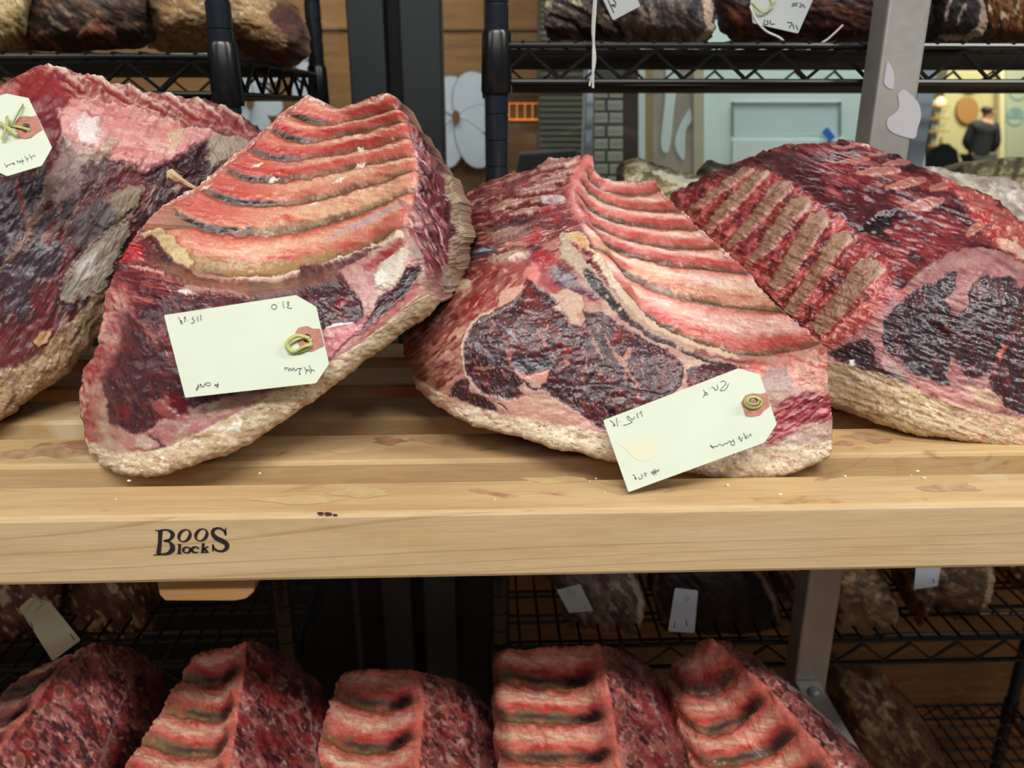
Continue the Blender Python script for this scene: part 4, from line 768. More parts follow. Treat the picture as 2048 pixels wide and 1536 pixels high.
    P.poly(k([(640, 990), (760, 1000), (960, 1060), (1100, 1040), (1240, 1060), (1370, 1180), (1300, 1240), (1000, 1270), (760, 1180), (620, 1080)]), (200, 150, 142), .85, 16, 14, 2); P.poly(k([(1100, 1040), (1250, 1060), (1370, 1170), (1220, 1220), (1120, 1140)]), (196, 172, 146), .85, 16, 12, 2)
    for q in [(720, 1045), (820, 1105), (980, 1090), (860, 1130)]: P.poly(k([(q[0] - 24, q[1]), (q[0], q[1] - 14), (q[0] + 24, q[1] + 6), (q[0], q[1] + 14)]), (150, 76, 74), .8, 5, 8, -2)
    P.poly(k([(480, 880), (600, 900), (640, 1000), (600, 1080), (520, 1040)]), (150, 134, 124), .8, 14, 12)
    # pink edge between ribs and face
    P.line(k([(0, 740), (120, 620), (300, 480), (480, 330), (620, 340)]), (196, 108, 104), [20, 34, 40, 34, 14], .7, 14, 14, 3); P.line(k([(0, 700), (160, 560), (320, 420)]), (224, 160, 146), [8, 16, 10], .7, 8, 12, 3)
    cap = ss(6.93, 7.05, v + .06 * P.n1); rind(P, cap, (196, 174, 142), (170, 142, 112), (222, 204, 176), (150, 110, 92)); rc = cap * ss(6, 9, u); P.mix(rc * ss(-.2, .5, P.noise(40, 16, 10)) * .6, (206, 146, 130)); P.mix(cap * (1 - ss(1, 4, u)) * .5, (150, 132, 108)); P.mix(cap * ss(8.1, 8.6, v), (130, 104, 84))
    P.H += P.noise(150, 110) * 4
    lab = np.where(v >= 6.98, 9, np.where(bl >= 0, bl, np.where(face > .5, 8, 7))).astype(int)
    names = {i: 'rib_bone' for i in range(7)}; names.update({7: 'sawn_side', 8: 'cut_face', 9: 'fat_cap'})
    base = at(1900, 880, .78); base.z = ZT
    root = empty('beef_rib_cut', base, 'untagged beef rib cut showing a row of pale sawn bone ends', 'beef', 'large rib cuts on the slatted rack')
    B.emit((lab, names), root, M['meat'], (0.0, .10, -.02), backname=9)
right_piece()

# ---------------------------------------------------------------- cut at the far left, only its right end in view
def edge_piece():
    zt = (0, 100, 1.9685)
    rows = [([(-200, 210), (0, 140), (100, 90), (200, 62), (350, 108), (510, 143), (660, 178), (800, 190), (900, 230), (1010, 295), (1080, 380)], .94, 1.16),
            ([(-200, 330), (0, 230), (120, 175), (240, 155), (370, 185), (520, 215), (660, 240), (800, 250), (900, 290), (1000, 340), (1080, 430)], .91, 1.10),
            ([(-200, 480), (0, 360), (130, 320), (250, 290), (380, 290), (520, 305), (650, 318), (780, 318), (880, 340), (990, 365), (1080, 480)], .885, 1.05),
            ([(-200, 620), (0, 500), (130, 460), (260, 420), (390, 400), (520, 410), (640, 420), (760, 415), (860, 420), (970, 430), (1080, 540)], .865, 1.02),
            ([(-200, 780), (0, 660), (130, 620), (260, 570), (380, 530), (500, 520), (620, 515), (740, 500), (830, 510), (940, 520), (1060, 640)], .85, 1.0),
            ([(-200, 980), (0, 860), (110, 820), (220, 770), (330, 720), (430, 680), (530, 650), (620, 630), (700, 640), (800, 680), (950, 800)], .835, .97),
            ([(-200, 1170), (0, 1050), (90, 1020), (180, 985), (270, 940), (360, 880), (440, 820), (500, 780), (560, 780), (650, 850), (800, 950)], .825, .94),
            ([(-200, 1330), (0, 1270), (80, 1245), (160, 1190), (230, 1110), (300, 1050), (370, 980), (430, 930), (500, 930), (600, 1000), (700, 1100)], .815, .92),
            ([(-200, 1545), (0, 1450), (60, 1415), (130, 1362), (200, 1312), (270, 1262), (330, 1190), (380, 1120), (450, 1080), (550, 1100), (650, 1150)], .81, .92),
            ([(-180, 1500), (20, 1405), (80, 1375), (150, 1325), (215, 1285), (280, 1235), (335, 1170), (385, 1110), (450, 1075), (540, 1085), (640, 1130)], .88, .97)]
    net = []
    for pts, dl, dr in rows:
        t = np.linspace(0, 1, 11); net.append([(x, y, dl + (dr - dl) * q ** 1.5) for (x, y), q in zip(pts, t)])
    B = Body(net, zt, 2.0, 63); P = B.P; u, v = B.u, B.v; one = np.ones_like(u)
    P.mix(one, (92, 62, 64), 0, .42); P.mix(one * ss(-.1, .6, P.noise(70, 30, -55)) * .7, (70, 62, 70)); P.mix(one * ss(.1, .6, P.noise(50, 20, -60)) * .8, (126, 52, 56)); P.mix(one * ss(.15, .7, P.noise(60, 14, -60)) * .8, (176, 150, 136)); P.H += P.noise(80, 30, -58) * 5 + P.noise(26, 14, -58) * .8
    P.dots(one, (216, 200, 186), 15, 1.6, .2, .8, 1, .2)
    # sawn bones of the top edge
    top = P.pm([(-220, 190), (0, 130), (100, 80), (210, 50), (350, 100), (660, 165), (900, 220), (1080, 360), (1000, 360), (880, 320), (660, 270), (400, 230), (240, 180), (100, 170), (0, 230), (-220, 320)], 10, 10)
    P.mix(top * .9, (176, 88, 86)); P.mix(top * ss(0, .6, P.noise(60, 14, 18)) * .8, (128, 42, 48)); P.mix(top * ss(.1, .6, P.noise(60, 10, 20)) * .8, (212, 160, 148))
    for a, b in [((200, 75), (330, 150)), ((350, 105), (510, 200)), ((510, 148), (650, 240)), ((650, 180), (780, 260)), ((780, 195), (880, 280)), ((870, 225), (980, 310))]:
        P.line([a, b], (206, 166, 150), [12, 16, 10, 5], .9, 4, 5, 6); P.line([(a[0] + 8, a[1] + 18), (b[0], b[1] + 12)], (140, 46, 50), [4, 7, 4], .8, 4, 5, -3); P.line([(a[0] - 6, a[1] - 8), (b[0] - 20, b[1] - 28)], (236, 216, 204), [4, 3], .8, 3, 4, 2)
    P.poly([(60, 130), (180, 90), (280, 160), (270, 240), (160, 260), (40, 220)], (150, 52, 56), .8, 18, 16, -2); P.poly([(150, 230), (230, 200), (240, 330), (200, 480), (160, 420)], (130, 38, 50), .8, 14, 12, -4); P.poly([(-200, 260), (0, 150), (80, 130), (60, 230), (-200, 420)], (200, 140, 128), .8, 14, 14, 3)
    mem = P.pm([(230, 240), (290, 195), (400, 205), (560, 235), (720, 290), (840, 320), (860, 345), (760, 370), (720, 420), (640, 440), (560, 470), (480, 450), (380, 400), (320, 420), (250, 380)], 12, 12)
    P.mix(mem, (212, 154, 150), 6, .3); P.mix(mem * ss(-.1, .6, P.noise(110, 20, 12)) * .7, (228, 186, 180)); P.mix(mem * ss(.1, .6, P.noise(80, 18, 14)) * .55, (192, 108, 106)); P.H += mem * P.noise(90, 20, 12) * 2
    P.poly([(285, 300), (330, 265), (385, 270), (405, 330), (380, 380), (320, 380)], (232, 218, 214), .95, 16, 12, 8); P.poly([(240, 330), (290, 380), (390, 400), (420, 340), (470, 380), (400, 440), (300, 440), (240, 400)], (186, 166, 150), .85, 14, 16, 3); P.poly([(660, 330), (720, 310), (720, 350), (690, 400), (660, 390)], (206, 180, 154), .9, 8, 10, 4)
    P.line([(560, 470), (640, 440), (740, 420)], (206, 150, 150), [10, 14, 6], .8, 8, 8, 4); P.line([(640, 430), (700, 470), (735, 490)], (196, 140, 140), [7, 8, 4], .9, 4, 4, 4)
    P.poly([(810, 360), (860, 340), (960, 340), (1000, 380), (900, 430), (830, 470), (800, 420)], (176, 160, 142), 1, 8, 8, 5, .5); P.fleck(P.pm([(810, 360), (960, 340), (1000, 380), (830, 470)], 8, 8), (140, 122, 106), 30, 4, 70, .1, .7, .3, -2)
    P.poly([(740, 420), (810, 370), (820, 470), (760, 520), (660, 540), (560, 500), (640, 450)], (62, 32, 40), .85, 12, 12, -8); P.poly([(420, 470), (520, 470), (580, 500), (500, 560), (400, 540)], (120, 46, 50), .8, 14, 12, -3)
    # dark front muscle, grey lumps
    P.poly([(-220, 520), (60, 520), (180, 480), (220, 560), (150, 700), (60, 820), (30, 940), (-220, 980)], (72, 52, 66), .8, 20, 18, 2, .25); P.line([(60, 520), (100, 640), (110, 700)], (150, 66, 66), [8, 12, 5], .8, 6, 8); P.line([(230, 440), (180, 580), (120, 700), (40, 820), (-60, 940)], (166, 132, 112), [26, 22, 18, 14, 12], .8, 12, 14, 5)
    P.poly([(240, 330), (330, 420), (330, 560), (260, 600), (210, 600), (200, 480)], (176, 150, 146), .8, 18, 16, 5); P.poly([(330, 440), (420, 440), (470, 520), (400, 600), (320, 560)], (96, 56, 58), .75, 14, 14)
    P.poly([(420, 580), (520, 520), (575, 545), (540, 620), (460, 680), (400, 700), (360, 660)], (158, 140, 122), .95, 12, 12, 9, .5); P.poly([(300, 660), (380, 580), (460, 620), (440, 700), (340, 760), (240, 780)], (112, 104, 104), .8, 18, 16, 4, .5)
    P.poly([(360, 760), (440, 700), (520, 660), (500, 760), (440, 860), (400, 950), (330, 980), (260, 1000), (230, 960), (280, 860)], (164, 152, 138), .95, 14, 14, 9, .5); P.poly([(300, 840), (380, 800), (380, 880), (300, 920)], (196, 190, 184), .8, 14, 12, 3)
    P.poly([(60, 800), (220, 740), (260, 800), (220, 900), (160, 960), (100, 1060), (20, 1040), (0, 900)], (84, 70, 82), .8, 18, 16, 3, .25); P.poly([(120, 940), (200, 900), (230, 950), (200, 1030), (130, 1040)], (156, 60, 58), .45, 20, 16); P.poly([(60, 1080), (180, 1040), (240, 1060), (180, 1180), (80, 1240), (-100, 1280), (-100, 1120)], (128, 60, 62), .7, 16, 14)
    P.poly([(130, 1150), (160, 1110), (205, 1105), (190, 1150), (150, 1175)], (198, 158, 124), 1, 5, 6, 8); P.poly([(-220, 1270), (0, 1260), (90, 1270), (80, 1300), (-20, 1330), (-220, 1380)], (140, 134, 118), .9, 10, 10, 4)
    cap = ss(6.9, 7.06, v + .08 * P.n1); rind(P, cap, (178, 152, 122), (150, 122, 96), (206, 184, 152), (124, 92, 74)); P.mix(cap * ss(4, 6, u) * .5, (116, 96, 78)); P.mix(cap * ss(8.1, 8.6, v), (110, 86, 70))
    P.H += P.noise(140, 100) * 5
    lab = np.where(v >= 6.98, 3, np.where(top > .5, 0, np.where(mem > .5, 1, 2))).astype(int)
    base = at(20, 850, .85); base.z = ZT
    root = empty('beef_rib_cut', base, 'darker beef cut at the left edge with a knob of pale membrane-covered bone', 'beef', 'large rib cuts on the slatted rack')
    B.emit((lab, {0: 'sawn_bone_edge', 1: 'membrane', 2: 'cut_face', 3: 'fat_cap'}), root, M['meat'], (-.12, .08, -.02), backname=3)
edge_piece()
# ---------------------------------------------------------------- paper tags
def plane3(a, b, c):
    A, B_, C_ = (np.array(at(*q)) for q in (a, b, c)); n = np.cross(B_ - A, C_ - A); n /= np.linalg.norm(n)
    if n @ (A - np.array([0, 0, CAMZ])) > 0: n = -n
    return A, n                                   # n looks towards the camera
def fill_poly(name, outer, holes, thick, n, mat, parent, base):
    import bmesh
    bm = bmesh.new(); edges = []
    for loop in [outer] + holes:
        vs = [bm.verts.new(Vector(p) - Vector(base)) for p in loop]
        edges += [bm.edges.new((vs[i], vs[(i + 1) % len(vs)])) for i in range(len(vs))]
    r = bmesh.ops.triangle_fill(bm, use_beauty=True, use_dissolve=False, edges=edges)
    fs = [f for f in bm.faces]
    if thick:
        e = bmesh.ops.extrude_face_region(bm, geom=fs)
        for v in e['geom']:
            if isinstance(v, bmesh.types.BMVert): v.co -= Vector(n) * thick
    bmesh.ops.recalc_face_normals(bm, faces=bm.faces)
    me = bpy.data.meshes.new(name); bm.to_mesh(me); bm.free(); me.materials.append(mat)
    o = bpy.data.objects.new(name, me); COL.objects.link(o); o.parent = parent
    return o
M['card'] = simple('tag_card', (213, 219, 199), .75, spec=.2, var=.05, vscale=25)
M['patch'] = simple('tag_patch', (186, 128, 112), .8, spec=.2, var=.2, vscale=300)
M['ink'] = simple('pen_ink', (30, 30, 44), .6)
M['band'] = simple('rubber_band', (182, 184, 112), .45, var=.15, vscale=200)
M['stain'] = simple('grease_stain', (218, 214, 188), .6)
M['twine'] = simple('cotton_twine', (212, 214, 206), .8)
def rounded(P, r, k=5):
    P = [np.array(p, float) for p in P]; o = []
    for i, p in enumerate(P):
        a, b = P[i - 1], P[(i + 1) % len(P)]; da = (a - p) / np.linalg.norm(a - p); db = (b - p) / np.linalg.norm(b - p)
        for t in np.linspace(0, 1, k): o.append((p + da * r) * (1 - t) ** 2 + 2 * p * t * (1 - t) + (p + db * r) * t ** 2)
    return o
def circ(c, r, n=20, ry=None): return [(c[0] + r * math.cos(t), c[1] + (ry or r) * math.sin(t)) for t in np.linspace(0, 2 * math.pi, n + 1)[:-1]]
def make_tag(label, zt, pl, outline, patch, hole, bands, writing, wid=3.2, stains=(), mats=('card', 'patch', 'ink', 'band'), rnd=14, group='paper tags on the meat'):
    x0, y0, sc = zt; O, n = plane3(*pl)
    def pt(q, off=0.): return on_plane(x0 + q[0] / sc, y0 + q[1] / sc, O + n * off, n)
    root = empty('paper_tag', Vector(pt(outline[0])), label, 'tag', group); b = root.location
    hl = [circ(*hole)] if hole else []
    fill_poly('card', [pt(q, .0004) for q in rounded(outline, rnd)], [[pt(q, .0004) for q in h] for h in hl], .0005, n, M[mats[0]], root, b)
    if patch: fill_poly('reinforcement', [pt(q, .0008) for q in rounded(patch, 8, 3)], [[pt(q, .0008) for q in circ(hole[0], hole[1] * 1.02)]] if hole else [], .0003, n, M[mats[1]], root, b)
    for st in stains: 
        q = spline(np.array(st + st[:1], float), 40)[:-1]; fill_poly('stain', [pt(v, .00055) for v in q], [], 0, n, M['stain'], root, b)
    for L, w, h0 in bands:
        L = spline(np.array(L, float), len(L) * 6) if len(L) > 2 else np.array(L, float)
        hh = [h0 + .0012 + .0016 * math.sin(math.pi * i / max(1, len(L) - 1)) for i in range(len(L))]
        MB().tube([Vector(pt(q, h)) for q, h in zip(L, hh)], w / sc / FPX * .27, 8, True, .5).build('rubber_band', M[mats[3]], root, True)
    if writing:
        for word in writing:
            mb = MB()
            for L in word:
                L = np.array(L, float)
                if len(L) == 1: L = np.concatenate([L, L + [[5, 2]]])
                Q = spline(L, len(L) * 5) if len(L) > 2 else L
                t = np.gradient(Q, axis=0); t /= np.linalg.norm(t, axis=1)[:, None] + 1e-9; nn = np.stack([-t[:, 1], t[:, 0]], 1) * wid
                pts = [pt(q, .0007) for q in np.concatenate([Q + nn, Q - nn])]; k = len(Q)
                mb.add(pts, [(i, i + 1, k + i + 1, k + i) for i in range(k - 1)])
            mb.build('handwriting', M[mats[2]], root)
    return root
make_tag('cream paper tag marked 31.0 and 648 on the leaning rib cut', (300, 570, 5.39), ((328, 630, .690), (640, 622, .692), (371, 795, .661)),
    [(150, 325), (1575, 108), (1792, 235), (1930, 850), (1790, 1058), (380, 1215)],
    [(1565, 515), (1600, 460), (1690, 440), (1760, 470), (1832, 470), (1880, 655), (1800, 690), (1740, 720), (1640, 700), (1590, 620)], ((1690, 575), 46),
    [([(1740, 600), (1660, 560), (1560, 590), (1490, 640), (1500, 700), (1600, 715), (1700, 680), (1745, 620)], 38, 0), ([(1720, 570), (1600, 540), (1520, 570), (1470, 640), (1500, 710), (1560, 730)], 34, .001), ([(1740, 640), (1660, 660), (1580, 710)], 30, .002)],
    [[circ((1338, 235), 27, 12) + [(1365, 235)], [(1385, 195)], [(1430, 175), (1443, 250)], [(1475, 182), (1500, 187), (1480, 205), (1497, 216), (1480, 240), (1508, 252), (1530, 245)]],
     [[(545, 320), (550, 385)], [(510, 335), (520, 395)], [(488, 375)], [(470, 345), (455, 365), (475, 380), (470, 405), (440, 412)], [(405, 385)], [(365, 362), (380, 345), (375, 402)], [(345, 385), (326, 386), (350, 408), (335, 416), (322, 375), (305, 345)]],
     [[(1712, 865), (1742, 915), (1765, 915), (1769, 936)], [(1742, 910), (1730, 956)], [(1658, 880), (1688, 920), (1715, 912), (1722, 938)], [(1690, 908), (1680, 960)], [(1625, 890), (1610, 940), (1622, 964), (1605, 956)], [(1642, 905), (1592, 900), (1565, 925), (1546, 892), (1530, 925), (1510, 895), (1498, 925), (1480, 892), (1450, 895), (1466, 916)]],
     [[(730, 1050), (725, 1110)], [(745, 1070), (705, 1088), (702, 1070), (735, 1098)], [(655, 1056), (612, 1054), (602, 1076), (640, 1086), (652, 1066)], [(592, 1060), (572, 1102), (542, 1065), (547, 1102)], [(515, 1065), (526, 1100), (500, 1137), (504, 1110), (522, 1085)]]])
make_tag('tilted cream paper tag marked 26.8 and 649 on the middle rib cut', (1190, 720, 5.39), ((1207, 840, .664), (1520, 745, .660), (1257, 980, .634)),
    [(88, 650), (1542, 90), (1776, 155), (1960, 690), (1828, 890), (360, 1425)],
    [(1575, 455), (1620, 380), (1700, 358), (1780, 366), (1850, 350), (1886, 500), (1830, 540), (1780, 595), (1700, 612), (1625, 605)], ((1705, 455), 40),
    [(circ((1708, 458), 88, 12, 62) + [(1796, 458)], 36, 0), (circ((1705, 440), 62, 12, 44) + [(1767, 440)], 30, .0015)],
    [[[(1440, 252), (1422, 300), (1388, 326), (1350, 326), (1402, 268), (1410, 240), (1380, 224), (1355, 240)], [(1315, 265), (1326, 300), (1300, 326), (1282, 300), (1255, 290)], [(1232, 306)], [(1170, 320), (1182, 345), (1212, 358), (1210, 376), (1182, 372), (1196, 345), (1165, 405)]],
     [[(495, 545), (512, 612)], [(492, 560), (480, 580)], [(452, 568), (466, 630)], [(430, 612), (402, 640), (352, 602), (358, 640), (400, 662), (370, 685), (305, 706)], [(275, 665), (265, 660)], [(230, 625), (246, 716)], [(205, 690), (199, 710), (216, 704), (192, 672), (160, 650)]],
     [[(1600, 785), (1632, 846), (1675, 798), (1684, 826)], [(1632, 805), (1626, 850)], [(1550, 815), (1578, 875), (1590, 830)], [(1540, 850), (1565, 840)], [(1490, 850), (1505, 905), (1482, 920), (1462, 884), (1500, 872)], [(1470, 880), (1440, 876), (1425, 900), (1398, 900), (1380, 922), (1340, 908), (1318, 930), (1290, 932), (1268, 935), (1244, 914), (1256, 936), (1284, 954)]],
     [[(692, 1180), (600, 1216)], [(690, 1195), (612, 1228)], [(640, 1170), (660, 1238)], [(618, 1190), (640, 1245)], [(562, 1225), (532, 1220), (552, 1258)], [(500, 1230), (512, 1268), (480, 1288)], [(470, 1262), (482, 1290)], [(450, 1275), (430, 1270), (442, 1290), (424, 1245), (405, 1235)]]],
    stains=([(240, 900), (400, 850), (540, 832), (700, 880), (690, 960), (600, 1060), (520, 1092), (400, 1040), (330, 960)],))
make_tag('cream paper tag with crossed green band at the left edge', (0, 170, 7.683), ((20, 200, .845), (100, 290, .815), (0, 340, .79)),
    [(100, 130), (440, 200), (800, 960), (640, 1240), (110, 1400), (-150, 1280), (-600, 640), (-480, 300)],
    [(240, 560), (300, 490), (380, 475), (480, 487), (562, 466), (655, 685), (560, 740), (480, 808), (400, 828), (290, 815), (235, 700)], ((400, 665), 74),
    [([(465, 690), (330, 650), (140, 612)], 46, 0), ([(352, 305), (270, 450), (190, 600)], 52, .001), ([(105, 490), (110, 560), (100, 640)], 64, .002), ([(-40, 560), (110, 650), (260, 765)], 56, .003), ([(100, 620), (70, 720), (30, 845)], 70, .002)],
    [[[(445, 1060), (478, 1110), (520, 1075), (540, 1108)], [(478, 1095), (492, 1145)], [(375, 1090), (415, 1140), (440, 1110)], [(405, 1120), (425, 1180)], [(335, 1130), (350, 1180), (352, 1222)], [(370, 1160), (310, 1170)], [(300, 1160), (320, 1190), (258, 1165), (280, 1200)], [(230, 1215), (200, 1190), (215, 1225), (190, 1205), (150, 1220), (105, 1240), (108, 1268), (65, 1205)]]], rnd=10)
# ---------------------------------------------------------------- lower row of rib cuts, seen from above, half in the rack's shade
def Dz(py, z): return -z / np.tan(PITCH + np.arctan((np.asarray(py, float) - 768) / FPX))
def lower_piece(label, rows, nrib, ridge, flip, seed, zr=-.66, tones=None, chine_first=False, ext=150):
    """rows: per valley line a list of (px, py, dz) left to right; ridge = column index of the chine ridge; ribs lie left of it (or right when flip)"""
    R = [list(r) for r in rows]
    net = [[(x, y, float(Dz(y, zr + dz))) for x, y, dz in r] for r in R]
    a, b = np.array(net[-2]), np.array(net[-1])
    net.append([tuple(q) for q in np.stack([b[:, 0] * 2 - a[:, 0], b[:, 1] + ext, np.maximum(b[:, 2] * 2 - a[:, 2] - .02, .5)], 1)])
    net = np.array(net); zt = (0, 0, 1.0)
    net[-1][:, 2] = np.minimum(net[-1][:, 2], net[-2][:, 2] - .04)
    B = Body(net * np.array([2., 2., 1.]), (0, 0, 2.0), 2.2, seed, .9, 1.25); P = B.P; u, v = B.u, B.v; nc = net.shape[1]
    fatty(P, np.ones_like(u), (160, 90, 88), (190, 130, 122), (120, 52, 56))
    P.mix(ss(0, .5, P.noise(60, 30, 60)) * .8, (96, 46, 52)); P.mix(ss(.1, .6, P.noise(50, 16, 60)) * .8, (176, 126, 118)); P.mix(ss(.2, .7, P.noise(40, 18, 50)) * .7, (54, 40, 50)); P.mix(ss(.4, .8, P.noise(26, 12, 50)) * .7, (214, 186, 172)); P.mix(ss(.2, .6, P.noise(80, 50, 20)) * .6, (150, 50, 52)); P.H += P.noise(60, 26, 60) * 6 + P.noise(20) * 1.2
    P.W[:] = .3
    if flip: B.u = (nc - 1) - u
    rb_min, rb_max = (0, ridge) if not flip else (0, nc - 1 - ridge)
    tn = dict(pink=(222, 132, 120), red=(196, 72, 70), light=(238, 204, 182), valley=(150, 124, 92), vdark=(56, 50, 50))
    tn.update(tones or {})
    keepC, keepH, keepW = P.C.copy(), P.H.copy(), P.W.copy()
    nr = len(net) - 1
    # bands under the membrane; dark spots sit beside the ridge
    B2u = B.u; B.u = rb_max - B.u
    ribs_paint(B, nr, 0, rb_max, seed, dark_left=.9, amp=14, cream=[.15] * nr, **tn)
    t = v % 1.0; uu = np.clip(B.u / rb_max, 0, 1)
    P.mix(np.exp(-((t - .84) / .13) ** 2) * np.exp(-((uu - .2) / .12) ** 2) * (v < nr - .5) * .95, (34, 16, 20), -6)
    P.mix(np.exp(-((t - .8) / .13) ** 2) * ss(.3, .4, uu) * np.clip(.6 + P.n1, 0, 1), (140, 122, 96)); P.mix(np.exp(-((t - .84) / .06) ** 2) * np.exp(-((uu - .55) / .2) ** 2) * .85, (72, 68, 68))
    rid = np.exp(-((uu - .03) / .07) ** 2); P.mix(rid * .8, (206, 124, 112), 6)
    m = (B2u <= rb_max).astype(float); m = ss(-.08, .02, rb_max - B2u)
    P.C = keepC + m[:, None] * (P.C - keepC); P.H = keepH + m * (P.H - keepH); P.W = keepW + m * (P.W - keepW)
    B.u = u
    # vertebra ovals on the chine side
    rng = random.Random(seed)
    ce = [np.array(net[i][ridge + (-1 if flip else 1)][:2]) * 2 for i in range(len(net))]; rg = [np.array(net[i][ridge][:2]) * 2 for i in range(len(net))]
    for i in range(len(net) - 1):
        for q in (.15, .6):
            c = (rg[i] * (1 - q) + rg[i + 1] * q) * .55 + (ce[i] * (1 - q) + ce[i + 1] * q) * .45
            L = circ(c, rng.uniform(16, 26), 10, rng.uniform(22, 36)); P.poly(L, (206, 156, 142), .6, 5, 8, 3); P.poly([tuple(c + (np.array(p) - c) * .72) for p in L], (128, 84, 78), .85, 4, 6, -2)
    lab = np.where((B2u <= rb_max), np.floor(np.clip(v, 0, nr - .01)), nr).astype(int)
    # silvery seam along the far side
    sd = [ce[i] * .4 + np.array(net[i][-1 if not flip else 0][:2]) * 2 * .6 for i in range(len(net))]; P.line(sd, (176, 166, 170), [3, 6, 4, 6, 3], .7, 4, 8, 3)
    edge = [np.array(net[i][0 if not flip else -1][:2]) * 2 for i in range(len(net))]; P.line(edge, (196, 130, 124), 8, .6, 6, 6)
    names = {k: 'rib' for k in range(nr)}; names[nr] = 'chine_side'
    b = at(*[float(q) for q in net[len(net) // 2][ridge]]); b.z = CAMZ - .95 * S
    root = empty('beef_rib_cut', b, label, 'beef', 'rib cuts in the lower row')
    B.emit((lab, names), root, M['meat'], (0, .05, -.16), backname=nr, backcol=(120, 70, 66))
lower_piece('smaller rib cut in lower row below the BOOS mark, dark hollows beside its ridge',
    [[(408, 1302, -.05), (440, 1297, -.02), (470, 1290, 0), (492, 1283, .01), (520, 1284, -.01), (545, 1292, -.05), (582, 1314, -.11)],
     [(362, 1360, -.06), (410, 1372, -.05), (445, 1372, -.03), (489, 1342, .01), (540, 1350, -.02), (600, 1360, -.07), (638, 1366, -.13)],
     [(322, 1425, -.06), (380, 1441, -.05), (440, 1442, -.03), (478, 1410, .01), (540, 1420, -.02), (610, 1430, -.07), (668, 1430, -.13)],
     [(282, 1490, -.06), (350, 1512, -.05), (427, 1514, -.03), (470, 1474, .01), (540, 1490, -.02), (620, 1500, -.07), (690, 1500, -.13)],
     [(242, 1556, -.06), (320, 1584, -.05), (410, 1585, -.03), (458, 1545, .01), (535, 1560, -.02), (625, 1570, -.07), (705, 1570, -.13)]], 4, 3, False, 81)
lower_piece('lowest-set rib cut in lower row, olive-stained top end, between two taller cuts',
    [[(690, 1344, -.07), (730, 1338, -.05), (780, 1336, -.03), (838, 1343, 0), (880, 1350, -.01), (925, 1364, -.05), (955, 1384, -.12)],
     [(668, 1392, -.06), (720, 1420, -.05), (780, 1424, -.03), (848, 1404, .01), (890, 1410, -.01), (945, 1420, -.05), (982, 1425, -.12)],
     [(642, 1474, -.06), (700, 1506, -.05), (775, 1506, -.03), (842, 1474, .01), (890, 1480, -.01), (950, 1485, -.05), (995, 1490, -.12)],
     [(626, 1552, -.06), (690, 1590, -.05), (770, 1590, -.03), (838, 1556, .01), (890, 1560, -.01), (955, 1560, -.05), (1005, 1560, -.12)]], 3, 3, False, 95, zr=-.69, tones=dict(valley=(140, 118, 76)))
lower_piece('broad rib cut in lower row with flat pale ribs, below the middle of the rack',
    [[(997, 1301, -.08), (1010, 1299, -.03), (1060, 1297, -.03), (1130, 1291, -.02), (1199, 1289, .01), (1235, 1300, -.01), (1275, 1316, -.05), (1302, 1332, -.12)],
     [(992, 1362, -.08), (1006, 1366, -.03), (1080, 1376, -.04), (1150, 1378, -.03), (1212, 1352, .01), (1255, 1365, -.01), (1300, 1370, -.05), (1324, 1376, -.12)],
     [(994, 1436, -.08), (1020, 1446, -.03), (1100, 1450, -.04), (1180, 1448, -.03), (1226, 1428, .01), (1275, 1432, -.01), (1325, 1436, -.05), (1352, 1440, -.12)],
     [(998, 1510, -.08), (1036, 1526, -.03), (1110, 1528, -.04), (1190, 1526, -.03), (1236, 1502, .01), (1290, 1506, -.01), (1345, 1508, -.05), (1378, 1510, -.12)],
     [(1002, 1580, -.08), (1046, 1600, -.03), (1120, 1602, -.04), (1200, 1600, -.03), (1244, 1576, .01), (1300, 1580, -.01), (1360, 1580, -.05), (1396, 1580, -.12)]], 4, 4, False, 107)
lower_piece('narrow rib cut in lower row slanting right, in front of the steel post',
    [[(1366, 1312, -.08), (1385, 1296, -.03), (1402, 1280, 0), (1415, 1275, .03), (1430, 1278, .035), (1466, 1285, .02), (1508, 1312, -.06)],
     [(1342, 1352, -.08), (1372, 1388, -.05), (1420, 1394, -.05), (1458, 1370, -.02), (1490, 1335, .03), (1530, 1335, .02), (1570, 1362, -.06)],
     [(1356, 1432, -.08), (1404, 1468, -.05), (1460, 1462, -.05), (1505, 1430, -.02), (1548, 1388, .03), (1590, 1385, .02), (1628, 1412, -.06)],
     [(1376, 1500, -.08), (1424, 1536, -.05), (1520, 1520, -.05), (1566, 1496, -.02), (1608, 1458, .03), (1650, 1450, .02), (1690, 1472, -.06)],
     [(1396, 1568, -.08), (1446, 1606, -.05), (1570, 1590, -.05), (1620, 1566, -.02), (1665, 1528, .03), (1708, 1514, .02), (1750, 1540, -.06)]], 4, 4, False, 123, zr=-.68)
